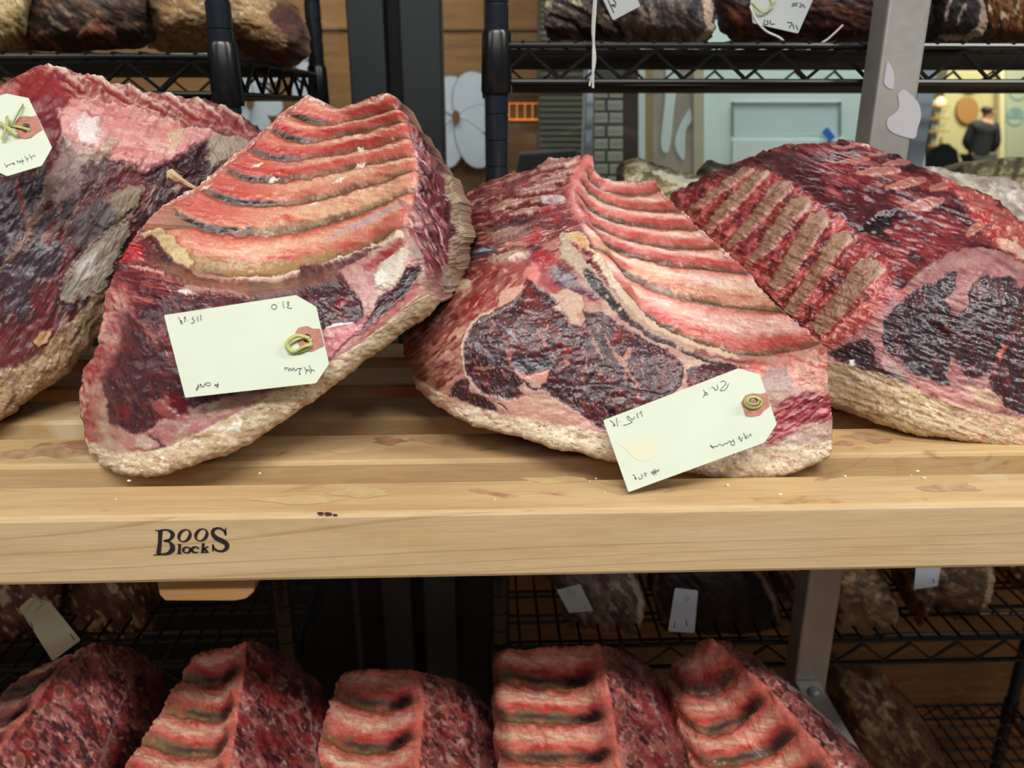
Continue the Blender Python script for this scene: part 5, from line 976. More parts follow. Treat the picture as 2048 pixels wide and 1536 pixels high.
lower_piece('rib cut at lower left corner with rough vertebra side towards the camera',
    [[(20, 1385, -.1), (70, 1338, -.07), (120, 1316, -.03), (165, 1294, 0), (195, 1287, .005), (245, 1291, -.03), (300, 1316, -.12)],
     [(-40, 1440, -.1), (10, 1400, -.08), (70, 1380, -.04), (115, 1346, 0), (170, 1336, .005), (250, 1340, -.02), (322, 1352, -.12)],
     [(-90, 1500, -.1), (-40, 1465, -.08), (10, 1450, -.04), (66, 1416, 0), (150, 1405, .005), (245, 1405, -.02), (312, 1402, -.12)],
     [(-140, 1570, -.1), (-80, 1530, -.08), (-40, 1520, -.04), (16, 1482, 0), (120, 1475, .005), (220, 1475, -.02), (290, 1465, -.12)],
     [(-190, 1640, -.1), (-120, 1600, -.08), (-80, 1590, -.04), (-30, 1552, 0), (90, 1550, .005), (200, 1550, -.02), (262, 1530, -.12)]], 4, 3, False, 139, tones=dict(pink=(190, 120, 110), red=(170, 80, 76)))
# the slatted rack that carries them
def lower_rack():
    z = CAMZ - .95 * S; root = empty('slatted_rack', (0, .65 * S, z - .05), 'lower maple slatted rack under the row of smaller rib cuts', 'rack')
    for a, b in [(.42, .50), (.55, .63), (.68, .76), (.81, .89)]:
        MB().box((-1.15, a * S, z - .048), (.372, b * S, z)).build('slat', M['maple_slat'], root, bevel=.0018)
lower_rack()
# ---------------------------------------------------------------- steel post with the arm of the lower rack
M['steel'] = simple('brushed_steel', (186, 182, 176), .42, .55, bump=.25, bscale=120, var=.18, vscale=18)
M['black_wire'] = simple('black_epoxy_wire', (16, 17, 19), .28, spec=.6)
M['black_post'] = simple('black_epoxy_post', (26, 32, 40), .25, spec=.6)
M['char'] = simple('charcoal_frame', (46, 50, 54), .45, var=.1, vscale=8)
M['black'] = simple('black_panel', (12, 11, 11), .6)
M['floor'] = wood('floor_wood', (128, 86, 42), (98, 62, 28), None, 3.3, 1.2)
def steel_post():
    p = at(1791, 0, 1.16); q = at(1879, 0, 1.16); w = q.x - p.x
    root = empty('steel_post', (p.x + w / 2, 1.16 * S + .027, 0), 'square brushed steel post behind the cut with sawn bones', 'post')
    MB().box((p.x, 1.16 * S, 0), (q.x, 1.16 * S + .036, 2.3)).build('post', M['steel'], root, bevel=.003)
    z = CAMZ - .962 * S
    arm = MB().box((p.x - .001, .35 * S, z - .035), (p.x + .030, 1.159 * S, z)).build('arm', M['steel'], root, bevel=.0015)
    b = MB().lathe((p.x + .015, 1.125 * S, z), [(.0085, 0), (.0085, .002), (.007, .005), (.004, .007)], 16).build('bolt', M['steel'], None, True, base=(0, 0, 0)); b.parent = arm; b.data.transform(Matrix.Translation(-root.location))
    # smeared fat on the face of the post
    sm = simple('fat_smear', (186, 182, 186), .6, spec=.3)
    def patch(L, off=.0006):
        q = spline(np.array(L + L[:1], float), 40)[:-1]; pts = [on_plane(1600 + a / 3.656, b_ / 3.656, (0, 1.16 * S - off, 0), (0, 1, 0)) for a, b_ in q]
        fill_poly('fat_smear', pts, [], 0, (0, -1, 0), sm, root, root.location)
    patch([(640, 440), (675, 500), (690, 570), (675, 650), (620, 620), (618, 560)])
    patch([(715, 690), (760, 655), (820, 700), (870, 760), (885, 850), (860, 940), (840, 1010), (760, 1000), (680, 970), (640, 930), (640, 870), (690, 830), (725, 780)])
steel_post()

# ---------------------------------------------------------------- black wire racks
ZS = at(1022, 88, 1.22).z; ZL = at(1674, 1295, 1.22).z; ZB = CAMZ - 1.66 * S
def wire_rack(label, x0, x1, y0, y1, levels, zshow, side_posts):
    root = empty('wire_rack', ((x0 + x1) / 2, (y0 + y1) / 2, 0), label, 'rack')
    r = .0118
    for x, y in [(x0, y0), (x1, y0), (x0, y1), (x1, y1)]:
        prof = []; z = 0.02
        while z < 2.2: prof += [(r, z), (r, z + .0228), (r - .0011, z + .0233), (r - .0011, z + .0249)]; z += .0254
        MB().lathe((x, y, 0), prof + [(r, 2.22)], 18).build('post', M['black_post'], root, True)
    for z in levels:
        sh = bpy.data.objects.new('shelf', None); COL.objects.link(sh); sh.parent = root; sh.location = (0, 0, z)
        def put(mb, nm, smooth=True, stuff=False):
            o = mb.build(nm, M['black_wire'], None, smooth, base=(0, 0, 0)); o.parent = sh; o.data.transform(Matrix.Translation(-(Vector(root.location) + Vector((0, 0, z)))))
            if stuff: o['kind'] = 'stuff'
        h = .034
        for (ax, ay, bx, by) in [(x0, y0, x1, y0), (x0, y1, x1, y1), (x0, y0, x0, y1), (x1, y0, x1, y1)]:
            put(MB().tube([(ax, ay, z), (bx, by, z)], .0032, 8), 'rail'); put(MB().tube([(ax, ay, z - h), (bx, by, z - h)], .0032, 8), 'rail')
            L = math.hypot(bx - ax, by - ay); n = int(L / .031); P = []
            for i in range(n + 1):
                t = i / n; P.append((ax + (bx - ax) * t, ay + (by - ay) * t, z - .005 if i % 2 else z - h + .003))
            put(MB().tube(P, .0024, 6), 'truss_wire')
        d = MB(); n = int((x1 - x0) / .0254)
        for i in range(1, n):
            x = x0 + (x1 - x0) * i / n; d.tube([(x, y0 - .003, z + .003), (x, y1 + .003, z + .003)], .002, 5)
        put(d, 'deck_wires', stuff=True)
        for t in (.12, .25, .38, .5, .62, .75, .88):
            y = y0 + (y1 - y0) * t; put(MB().tube([(x0, y, z - .003), (x1, y, z - .003)], .0028, 6), 'cross_wire'); put(MB().tube([(x0, y, z - h), (x1, y, z - h)], .0028, 6), 'cross_wire')
        for x, y in [(x0, y0), (x1, y0), (x0, y1), (x1, y1)]:
            put(MB().lathe((x, y, z - .045), [(.0145, 0), (.0155, .002), (.0142, .055), (.0130, .058)], 18), 'collar')
    return root
pR = at(994, 200, 1.22); YF = 1.22 * S
wire_rack('black wire rack on the right, holding aged meat on its shelves', pR.x, pR.x + 1.06, YF, YF + .46, [ZS, CAMZ - .176, ZL, ZB], None, None)
pL = at(433, 60, 1.2); zsl = at(470, 112, 1.2).z; dR = float(Dz(150, zsl / S - CAMZ / S)); 
wire_rack('black wire rack on the left, its corner post beside the leaning cut', pL.x - 1.06, pL.x, 1.2 * S, 1.2 * S + .46, [zsl, ZL - .005, ZB], None, None)

# ---------------------------------------------------------------- aged pieces on the racks
def lump(label, outline, D, bulge, paint, seed, name='aged_beef', group='aged beef on the wire racks', depth=.12, step=2.6, flat=.5):
    o = np.array(outline, float); L = np.argmin(o[:, 0]); o = np.roll(o, -L, axis=0); Rr = np.argmax(o[:, 0])
    a, b = o[:Rr + 1], np.concatenate([o[Rr:], o[:1]])[::-1]
    if a[:, 1].mean() > b[:, 1].mean(): a, b = b, a
    m = 13; A, Bq = resample(a, m), resample(b, m); net = []
    for t in np.linspace(0, 1, 8):
        s_ = np.linspace(0, 1, m); q = A + (Bq - A) * t
        d = D - bulge * (4 * t * (1 - t)) ** flat * (4 * s_ * (1 - s_)) ** .4
        net.append([(x * 2, y * 2, z) for (x, y), z in zip(q, d)])
    B = Body(net, (0, 0, 2.0), step, seed, 1.2, 1.3); P = B.P; paint(P, np.ones_like(B.u), B); P.C = np.clip(P.C * 1.18 + 6, 0, 235)
    base = at(float(o[:, 0].mean()), float(o[:, 1].max()), D)
    root = empty(name, base, label, 'meat', group)
    lab = np.zeros(B.u.size, int); 
    ob = B.emit((lab, {0: 'crust'}), root, M['aged'], (0, depth, 0), backname=0, backcol=tuple(P.C.mean(0)))
    return root
def crust(c0, c1, c2, ang=30, hi=(190, 176, 150), his=.25, str_=(50, 20), rel=5):
    def f(P, one, B):
        P.mix(one, c0, 0, .55); P.mix(one * ss(-.2, .5, P.noise(90, 50, ang)) * .85, c1); P.mix(one * ss(.0, .6, P.noise(str_[0], str_[1], ang)) * .8, c2)
        P.mix(one * ss(his, his + .4, P.noise(40, 22, ang)) * .75, hi); P.mix(one * ss(.3, .8, P.noise(16, 9, ang)) * .4, tuple(np.array(c0) * .6)); P.H += P.noise(60, 30, ang) * rel + P.noise(18, 10, ang) * rel * .3
    return f
def lines_on(base, lines):
    def f(P, one, B):
        base(P, one, B)
        for L, col, w, h in lines: P.line([(x * 2, y * 2) for x, y in L], col, np.atleast_1d(w) * 2, .9, 4, 6, h)
    return f
cream = crust((176, 156, 116), (150, 130, 94), (196, 182, 150), 60); darkf = crust((84, 70, 62), (58, 48, 46), (118, 92, 76), 40, (150, 120, 100), .4)
tan = crust((164, 136, 100), (132, 98, 78), (190, 170, 134), 20, (206, 192, 160), .35); grey = crust((104, 94, 88), (72, 62, 60), (134, 120, 112), 55, (160, 146, 134), .35)
brown = crust((70, 38, 34), (42, 24, 24), (98, 56, 46), 25, (120, 84, 62), .45); olive = crust((128, 116, 88), (98, 88, 66), (156, 146, 118), -20, (186, 178, 156), .35)
vdark = crust((30, 24, 24), (20, 16, 18), (50, 38, 36), 40, (70, 52, 44), .5)
lump('cream-coloured aged piece at the top left corner on the wire shelf', [(-70, -70), (-70, 99), (40, 98), (52, 60), (70, 0), (80, -70)], 1.36, .1, cream, 201)
lump('dark folded aged piece between two pale ones on the left shelf', [(60, -70), (48, 60), (56, 99), (120, 101), (200, 97), (285, 82), (292, 20), (270, -70)], 1.40, .1, lines_on(darkf, [([(80, 70), (120, 95)], (150, 100, 76), 5, 5), ([(160, 70), (190, 50), (230, 75)], (150, 104, 84), [6, 12, 8], 6), ([(100, 40), (130, 60)], (150, 138, 120), 6, 3), ([(130, 100), (250, 80)], (104, 64, 46), 5, 3)]), 202)
lump('long tan aged piece with rounded end behind the left rack post', [(255, -70), (280, 60), (300, 100), (400, 104), (480, 118), (560, 136), (598, 126), (613, 75), (590, 24), (545, -20), (440, -70)], 1.62, .26, lines_on(tan, [([(560, 30), (600, 60), (590, 110)], (100, 70, 66), [20, 26, 20], 0), ([(480, 90), (560, 120)], (110, 80, 70), [14, 16], 0)]), 203, depth=.2)
lump('aged rib piece with curved ridges at left end of right shelf', [(1100, -60), (1092, 40), (1098, 78), (1180, 80), (1262, 80), (1262, -60)], 1.46, .07, lines_on(crust((96, 84, 76), (70, 60, 54), (120, 106, 96), 45), [([(1100, 30), (1150, 50), (1180, 80)], (44, 34, 32), 5, -5), ([(1110, 0), (1170, 25), (1215, 80)], (44, 34, 32), 5, -5), ([(1130, -25), (1200, 0), (1245, 70)], (44, 34, 32), 5, -5), ([(1098, 60), (1130, 75)], (70, 34, 30), 6, 0)]), 204)
lump('grey aged piece with pale fat edge under the hanging tag', [(1240, -70), (1246, 40), (1262, 78), (1330, 84), (1415, 81), (1430, 40), (1432, 15), (1420, -10), (1410, -70)], 1.38, .09, lines_on(grey, [([(1402, -30), (1416, 10), (1418, 60), (1400, 80)], (196, 176, 156), [8, 10, 8, 6], 4), ([(1258, 40), (1280, 60), (1275, 80)], (130, 92, 82), [5, 8, 6], 3), ([(1395, 0), (1385, 30)], (60, 58, 66), 9, -3)]), 205)
lump('dark red aged piece carrying a tag marked 952', [(1428, -70), (1440, 10), (1468, 76), (1560, 85), (1650, 88), (1752, 88), (1760, 0), (1760, -70)], 1.40, .09, lines_on(brown, [([(1440, 5), (1478, 45), (1480, 78)], (110, 66, 46), [5, 8, 7], 4), ([(1560, 78), (1730, 82)], (96, 70, 50), 5, 2)]), 206)
lump('blackened aged piece right of the steel post on the top shelf', [(1850, -70), (1856, 74), (1910, 86), (1950, 80), (1971, 55), (1966, 0), (1960, -70)], 1.34, .09, lines_on(vdark, [([(1964, -30), (1966, 20), (1962, 60), (1930, 78), (1880, 72)], (150, 128, 116), [6, 8, 9, 7, 4], 4), ([(1900, 0), (1890, 40)], (140, 128, 122), 3, 2), ([(1930, 10), (1915, 50)], (124, 112, 106), 3, 2)]), 207)
lump('brown aged piece at the top right corner', [(1985, -70), (1975, 40), (1990, 87), (2120, 88), (2120, -70)], 1.5, .08, crust((96, 62, 38), (60, 38, 24), (120, 84, 52), 80), 208)
lump('olive grey aged piece peeking up behind the middle cut', [(1228, 514), (1238, 352), (1254, 314), (1290, 322), (1340, 340), (1404, 352), (1450, 400), (1470, 514)], 1.42, .12, lines_on(olive, [([(1310, 345), (1360, 360), (1420, 375)], (196, 192, 176), [6, 9, 6], 2), ([(1245, 330), (1240, 380)], (84, 74, 60), 6, -3)]), 209)
lump('small dark olive aged lump beside the blue tape', [(1385, 486), (1408, 338), (1428, 322), (1470, 332), (1520, 350), (1560, 486)], 1.62, .1, crust((100, 92, 72), (76, 68, 54), (130, 122, 98), 10), 210)
lump('pale grey aged slab at right behind the sawn-bone cut', [(1800, 540), (1845, 338), (1900, 342), (1960, 352), (2060, 382), (2120, 540)], 1.30, .1, crust((150, 142, 132), (124, 112, 104), (172, 166, 156), 25, (186, 182, 174)), 211)
lump('ridged tan aged piece near the standing person', [(1900, 498), (1912, 348), (1935, 326), (2000, 320), (2120, 318), (2120, 498)], 1.52, .1, lines_on(olive, [([(1960, 325), (1940, 360)], (86, 76, 56), 5, -4), ([(2000, 322), (1985, 370)], (86, 76, 56), 5, -4), ([(2035, 322), (2025, 380)], (86, 76, 56), 5, -4)]), 212)
lump('dark aged piece with tan tag in the lower left shade', [(-60, 1110), (-60, 1300), (20, 1296), (70, 1262), (112, 1236), (128, 1150), (120, 1110)], 1.36, .1, crust((92, 62, 58), (60, 42, 42), (116, 84, 76), 40), 213)
lump('brown aged piece in the lower left shade behind the wooden block', [(122, 1110), (118, 1190), (150, 1250), (220, 1285), (285, 1280), (318, 1210), (322, 1110)], 1.46, .12, crust((96, 74, 60), (62, 46, 42), (128, 106, 88), 60), 214)
lump('grey mottled aged piece with grey tag on lower right shelf', [(1060, 1100), (1085, 1150), (1118, 1180), (1130, 1235), (1150, 1263), (1230, 1270), (1280, 1262), (1292, 1205), (1275, 1150), (1240, 1100)], 1.36, .1, lines_on(grey, [([(1262, 1150), (1282, 1190), (1280, 1250)], (176, 160, 150), [6, 9, 6], 4), ([(1150, 1260), (1250, 1266)], (150, 130, 124), 4, 3)]), 215)
lump('almost black aged piece with white tag on lower right shelf', [(1300, 1180), (1308, 1140), (1340, 1100), (1500, 1100), (1535, 1150), (1556, 1210), (1566, 1252), (1500, 1266), (1420, 1268), (1335, 1262), (1318, 1230)], 1.36, .1, lines_on(vdark, [([(1500, 1120), (1535, 1165), (1560, 1245)], (132, 104, 96), [8, 8, 5], 5), ([(1312, 1150), (1310, 1190), (1330, 1240)], (104, 78, 62), [5, 4, 6], 3)]), 216)
lump('aged piece half hidden by the steel post on lower shelf', [(1520, 1100), (1545, 1160), (1570, 1215), (1590, 1245), (1650, 1240), (1650, 1100)], 1.44, .08, crust((120, 96, 84), (84, 60, 54), (146, 124, 110), 50), 217)
lump('domed tan aged piece just right of the steel post', [(1650, 1100), (1660, 1262), (1700, 1274), (1760, 1274), (1796, 1256), (1797, 1210), (1770, 1155), (1730, 1100)], 1.34, .1, crust((116, 98, 80), (74, 62, 54), (146, 124, 98), 20, (166, 142, 112)), 218)
lump('wrinkled aged piece with bluish tag at the lower right', [(1800, 1100), (1808, 1180), (1838, 1246), (1852, 1248), (1862, 1226), (1900, 1236), (1962, 1240), (1978, 1215), (1990, 1160), (1975, 1100)], 1.36, .1, lines_on(crust((92, 76, 64), (60, 48, 44), (126, 106, 88), 10, (150, 128, 108)), [([(1815, 1150), (1825, 1210), (1845, 1240)], (110, 70, 56), [6, 10, 6], 4), ([(1978, 1120), (1984, 1170), (1968, 1210)], (170, 152, 130), [5, 8, 6], 4)]), 219)
lump('brown crusted aged piece low right under the wire shelf', [(1655, 1345), (1700, 1326), (1762, 1350), (1830, 1420), (1880, 1500), (1905, 1560), (1850, 1574), (1740, 1574), (1690, 1500)], 1.62, .2, crust((112, 86, 64), (74, 52, 44), (146, 124, 96), 50, (166, 150, 118)), 220)
lump('dark aged piece at the right edge of the lower shelf', [(1995, 1100), (1990, 1140), (2048, 1190), (2120, 1230), (2120, 1100)], 1.5, .06, crust((84, 58, 46), (56, 40, 34), (110, 84, 66), 30), 221)

# tags in the background
def flat_tag(label, P, D, mat, writing=None, wid=1.0, dd=(0, 0, 0), band=None):
    c = P[0]; pl = ((P[0][0], P[0][1], D + dd[0]), (P[1][0], P[1][1], D + dd[1]), (P[2][0], P[2][1], D + dd[2]))
    return make_tag(label, (0, 0, 1.0), pl, P, None, None, band or [], writing, wid, mats=(mat, 'patch', 'ink', 'band'), rnd=3, group='paper tags in the background')
M['card_dim'] = simple('tag_card_aged', (206, 196, 168), .8); M['card_grey'] = simple('tag_card_grey', (186, 190, 190), .8); M['card_blue'] = simple('tag_card_blue', (206, 216, 232), .8)
flat_tag('tan tag hanging in the shade at the lower left', [(38, 1216), (62, 1194), (100, 1204), (161, 1280), (105, 1322)], 1.12, 'card_dim', [[[(140, 1268), (150, 1280)]], [[(62, 1245), (66, 1262)]]], 1, (0, .0, -.02), [([(50, 1222), (70, 1200), (84, 1208), (70, 1222)], 4, 0)])
flat_tag('grey tag with knot on mottled piece of lower right shelf', [(1113, 1180), (1160, 1168), (1187, 1222), (1138, 1226)], 1.24, 'card_grey', None, 1, (0, 0, -.02), [([(1136, 1178), (1150, 1184), (1146, 1192), (1134, 1186)], 4, 0)])
flat_tag('white folded tag on the almost black aged piece', [(1350, 1176), (1396, 1181), (1389, 1266), (1336, 1263)], 1.24, 'card_blue', [[[(1350, 1245), (1348, 1256)]], [[(1372, 1240), (1374, 1252)]]], 1, (0, 0, -.02), [([(1370, 1192), (1378, 1198), (1370, 1202)], 4, 0)])
flat_tag('bluish tag hanging above the wrinkled lower right piece', [(1834, 1110), (1886, 1112), (1875, 1172), (1828, 1179)], 1.24, 'card_blue', [[[(1866, 1158), (1868, 1166)]]], 1, (0, 0, -.02))
flat_tag('pale tag dangling point-down beside the white string', [(1192, -30), (1255, -45), (1281, 12), (1226, 41)], 1.27, 'card_grey', [[[(1216, 0), (1228, 26)], [(1226, -2), (1232, 8), (1224, 10)], [(1222, 10), (1232, 14)]]], 1, (0, 0, 0))
flat_tag('pale tag marked 952 and 719 on the dark red aged piece', [(1498, -35), (1505, 46), (1596, 67), (1626, 0), (1600, -40)], 1.27, 'card_grey',
    [[[(1584, 8), (1596, 6)], [(1583, 12), (1595, 10)], [(1600, 6), (1604, 12), (1598, 14)], [(1606, 8), (1610, 16)]], [[(1574, 45), (1584, 46), (1578, 56)], [(1586, 48), (1588, 58)], [(1592, 50), (1596, 60)]], [[(1530, 38), (1528, 48), (1536, 48), (1534, 40)], [(1540, 40), (1542, 48), (1550, 48)]]], 1,
    (0, -.01, -.02), [([(1505, 5), (1525, 22), (1545, 14), (1540, -4)], 6, 0), ([(1500, 10), (1515, 25), (1535, 22), (1552, 0)], 5, .002)])
def twine(label, P, D, w=.0011):
    q = spline(np.array(P, float), len(P) * 6); pts = [at(x, y, D) for x, y in q]
    o = MB().tube(pts, w, 6).build('cotton_string', M['twine'], None, True, base=pts[0]); return tag(o, label, 'string', 'cotton strings on the right rack')
twine('left of two white string ends hanging over the right shelf edge', [(1190, -20), (1185, 60), (1190, 120), (1179, 172)], 1.205)
twine('right of two white string ends hanging over the right shelf edge', [(1193, -20), (1188, 60), (1186, 120), (1186, 176)], 1.203)
twine('loose cotton string curling from the 952 tag', [(1500, 12), (1512, 40), (1532, 62), (1560, 76), (1580, 94), (1612, 97), (1650, 82), (1686, 50)], 1.25)
# ---------------------------------------------------------------- setting: floor, dark back wall, glazing, shop beyond
def struct(name, mb, mat, **k): o = mb.build(name, mat, None, base=(0, 0, 0), **k); o['kind'] = 'structure'; return o
struct('floor', MB().box((-4, -3, -.05), (14, 16, 0)), M['floor'])
DW = 2.02                                    # glazed wall behind the racks
yw = DW * S
sill = at(1300, 430, DW).z
struct('wall_back', MB().box((-2.2, yw, 0), (at(985, 1200, DW).x, yw + .06, sill)), M['black'])
M['brown_wall'] = wood('brown_panelling', (122, 84, 50), (100, 66, 38), None, 7.7, .8)
struct('wall_back_right', MB().box((at(985, 1200, DW).x, yw, 0), (3.4, yw + .06, sill)), M['brown_wall'])
def glassmat():
    m = bpy.data.materials.new('window_glass'); m.use_nodes = True; nt = m.node_tree; nt.nodes.clear()
    out = N(nt, 'ShaderNodeOutputMaterial'); mix = N(nt, 'ShaderNodeMixShader'); tr = N(nt, 'ShaderNodeBsdfTransparent'); gl = N(nt, 'ShaderNodeBsdfGlossy'); fr = N(nt, 'ShaderNodeFresnel')
    tr.inputs[0].default_value = (.93, .97, .96, 1); gl.inputs[1].default_value = .02; fr.inputs[0].default_value = 1.45
    nt.links.new(fr.outputs[0], mix.inputs[0]); nt.links.new(tr.outputs[0], mix.inputs[1]); nt.links.new(gl.outputs[0], mix.inputs[2]); nt.links.new(mix.outputs[0], out.inputs[0]); return m
M['glass'] = glassmat()
M['alu'] = simple('aluminium', (190, 204, 216), .35, .6)
def X(px, D, py=200): return at(px, py, D).x
ztop = 2.4
for i, (a, b) in enumerate([(-200, 704), (885, 1176), (1188, 1836), (1872, 2600)]):
    struct('window_%d' % (i + 1), MB().box((X(a, DW), yw + .028, sill), (X(b, DW), yw + .032, ztop)), M['glass'])
# black door frame: two charcoal jambs with a dark recess
struct('trim_1', MB().box((X(704, DW), yw - .03, 0), (X(776, DW), yw + .06, ztop)), M['char'], bevel=.003)
struct('trim_2', MB().box((X(806, DW), yw - .03, 0), (X(886, DW), yw + .06, ztop)), M['char'], bevel=.003)
struct('trim_3', MB().box((X(776, DW), yw + .02, 0), (X(806, DW), yw + .06, ztop)), M['black'])
struct('trim_4', MB().box((X(1174, DW, 250), yw, sill), (X(1189, DW, 250), yw + .05, ztop)), M['alu'], bevel=.002)
struct('trim_5', MB().box((X(1838, DW, 250), yw, sill), (X(1873, DW, 250), yw + .05, ztop)), M['alu'], bevel=.002)

# beyond the glass, left: brown panelled wall with white flower mural
DB = 3.3; yb = DB * S
M['orange_wall'] = wood('orange_brown_panelling', (160, 118, 78), (138, 98, 62), None, 11., .15)
wallm = struct('wall_shop_left', MB().box((-3.2, yb, 0), (X(1100, DB), yb + .05, 2.8)), M['orange_wall'])
for py in (52,): 
    z = at(900, py, DB).z; MB().box((-3.2, yb - .006, z - .006), (X(1100, DB), yb, z + .004)).build('batten', M['orange_wall'], None, base=(0, 0, 0)).parent = wallm
M['petal'] = simple('petal_white', (206, 212, 226), .6, var=.12, vscale=12); M['pistil2'] = simple('petal_outline', (132, 128, 140), .7); M['pistil'] = simple('flower_heart', (120, 78, 54), .7)
def flower(label, c, petals):
    root = empty('flower_mural', at(c[0], c[1], DB - .02), label, 'mural', 'white flower murals behind the glass')
    for i, (ang, ln, w) in enumerate(petals):
        P = []
        for t in np.linspace(0, 2 * math.pi, 25)[:-1]:
            r = (1 - math.cos(t)) * .5; a = math.radians(ang); lx = 6 + r * ln; ly = math.sin(t) * w * (.55 + .45 * r)
            P.append(at(c[0] + lx * math.cos(a) - ly * math.sin(a), c[1] + lx * math.sin(a) + ly * math.cos(a), DB - .022 - .003 * i))
        cc = sum(P, Vector()) / len(P); pe = MB().prism([cc + (q - cc) * 1.06 + Vector((0, .002, 0)) for q in P], (0, .0008, 0)).build('petal_edge', M['pistil2'], root)
        MB().prism(P, (0, .0015, 0)).build('petal', M['petal'], root)
    P = [at(c[0] + 8 * math.cos(t), c[1] + 15 * math.sin(t), DB - .05) for t in np.linspace(0, 2 * math.pi, 15)[:-1]]
    MB().prism(P, (0, .002, 0)).build('flower_heart', M['pistil'], root)
flower('white flower mural seen between the black door frame and the right rack post', (912, 235), [(-150, 60, 34), (170, 70, 34), (-105, 78, 40), (-58, 94, 46), (2, 78, 34), (105, 98, 36), (58, 108, 38)])
flower('white flower mural half hidden behind the left rack post', (500, 205), [(-60, 50, 26), (10, 60, 24), (62, 66, 22), (120, 66, 24), (180, 60, 26), (-120, 50, 26)])
flower('white flower mural showing only petal tips beside the tan aged piece', (585, 130), [(-50, 50, 20), (20, 46, 22), (70, 80, 24), (160, 60, 24)])
# louvred dark cabinet with lit window, dark device
M['louver'] = simple('louver_grey', (84, 80, 66), .6); M['amber'] = simple('amber_glow', (226, 128, 48), .5, emit=.8); M['dark_obj'] = simple('dark_plastic', (40, 42, 44), .5)
lv = empty('louvred_cabinet', at(1130, 400, 3.1), 'dark louvred cabinet seen through glass right of the rack post', 'cabinet')
MB().box((X(1080, 3.1), 3.12 * S, .3), (X(1182, 3.1), 3.25 * S, 2.6)).build('body', M['louver'], lv)
for py in range(-20, 330, 12):
    z = at(1130, py, 3.1).z; MB().box((X(1082, 3.1), 3.10 * S, z - .004), (X(1181, 3.1), 3.12 * S, z + .006)).build('slat', M['louver'], lv)
am = empty('lit_window', at(1048, 240, 3.2), 'small amber lit window with dark bars beside the rack post', 'window')
def rectP(x0, y0, x1, y1, D, d=.004): return MB().prism([at(x0, y0, D), at(x1, y0, D), at(x1, y1, D), at(x0, y1, D)], (0, d, 0))
rectP(1014, 188, 1082, 246, 3.22).build('frame', simple('dark_bar', (74, 46, 26), .6), am)
for a in (1020, 1036, 1052, 1067): rectP(a, 210, a + 12, 236, 3.215).build('pane', M['brown_wall'], am)
rectP(1017, 237, 1080, 241, 3.213).build('lit_strip', M['amber'], am); rectP(1017, 206, 1080, 208, 3.213).build('lit_strip', M['amber'], am)
for a in (1017, 1033, 1049, 1064, 1078): rectP(a, 206, a + 2, 240, 3.213).build('lit_strip', M['amber'], am)
dv = empty('dark_screen', at(1090, 345, 2.7), 'dark flat screen lying low behind the middle cut', 'screen')
MB().prism([at(1040, 306, 2.7), at(1152, 298, 2.7), at(1165, 345, 2.7), at(1030, 352, 2.7)], (0, .05, 0)).build('panel', M['dark_obj'], dv, bevel=.004)
MB().box((X(1080, 2.7), 2.7 * S, 0), (X(1110, 2.7), 2.75 * S, at(1090, 346, 2.7).z)).build('stand', M['dark_obj'], dv)
rectP(1026, 346, 1170, 352, 2.69, .05).build('foot', simple('brass_edge', (168, 138, 76), .5), dv)
# board hung with rows of small cards
M['board'] = simple('grey_board', (92, 90, 88), .7); M['label_card'] = simple('label_card', (192, 188, 174), .7)
bd = empty('card_board', at(1215, 380, 2.6), 'grey board hung with rows of small pale cards', 'board')
rectP(1189, 100, 1247, 420, 2.6, .03).build('board', M['board'], bd)
for r in range(8):
    y = 176 + r * 25 + (0 if r < 3 else 2)
    for x0, x1 in ((1190, 1215 - (r % 2) * 6), (1220 - (r % 2) * 4, 1245)):
        c = rectP(x0, y, x1, y + 19, 2.595, .002).build('card', M['label_card'], bd)
        ln = MB()
        for k in range(5):
            xx = x0 + (x1 - x0) * (k + .7) / 5.8; ln.add([at(xx, y + 5, 2.593), at(xx + 1.6, y + 5, 2.593), at(xx + 1.6, y + 15, 2.593), at(xx, y + 15, 2.593)], [(0, 1, 2, 3)])
        t = ln.build('print', simple('card_print', (140, 132, 118), .8) if 'cp' not in M else M['cp'], None, base=(0, 0, 0)); M.setdefault('cp', t.data.materials[0]); t.parent = c; t.data.transform(Matrix.Translation(-bd.location))
# post and jamb strips, pale door
M['umber'] = simple('dark_brown_post', (74, 58, 46), .6); M['sage'] = simple('pale_sage_paint', (204, 216, 212), .5); M['sage2'] = simple('pale_sage_panel', (190, 204, 204), .5)
M['ochre'] = simple('ochre_jamb', (150, 126, 84), .6); M['pinkish'] = simple('smeared_plastic', (172, 158, 146), .35, var=.25, vscale=10); M['white_strip'] = simple('white_strip', (206, 214, 214), .5)
struct('trim_6', rectP(1247, 60, 1277, 470, 2.62, .06), M['umber'])
struct('trim_7', rectP(1277, 60, 1290, 470, 2.9, .05), M['white_strip']); struct('trim_8', rectP(1288, 60, 1306, 470, 2.92, .05), M['ochre'])
struct('trim_9', rectP(1304, 60, 1392, 470, 2.95, .02), M['pinkish']); struct('trim_10', rectP(1388, 60, 1408, 470, 2.93, .05), simple('beige_jamb', (172, 164, 138), .6))
for k, L in enumerate([[(1332, 130), (1356, 130), (1348, 220), (1338, 300), (1322, 290), (1330, 200)], [(1380, 215), (1384, 240), (1372, 262), (1368, 320), (1350, 290), (1360, 250)]]):
    q = spline(np.array(L + L[:1], float), 30)[:-1]; o = MB().prism([at(x, y, 2.945) for x, y in q], (0, .001, 0)).build('smear_mark', M['white_strip'], None, base=(0, 0, 0)); o.parent = bpy.data.objects['trim_9']
dr = rectP(1406, 40, 1850, 520, 3.0, .05).build('door_1', M['sage'], None, base=(0, 0, 0)); dr['kind'] = 'structure'
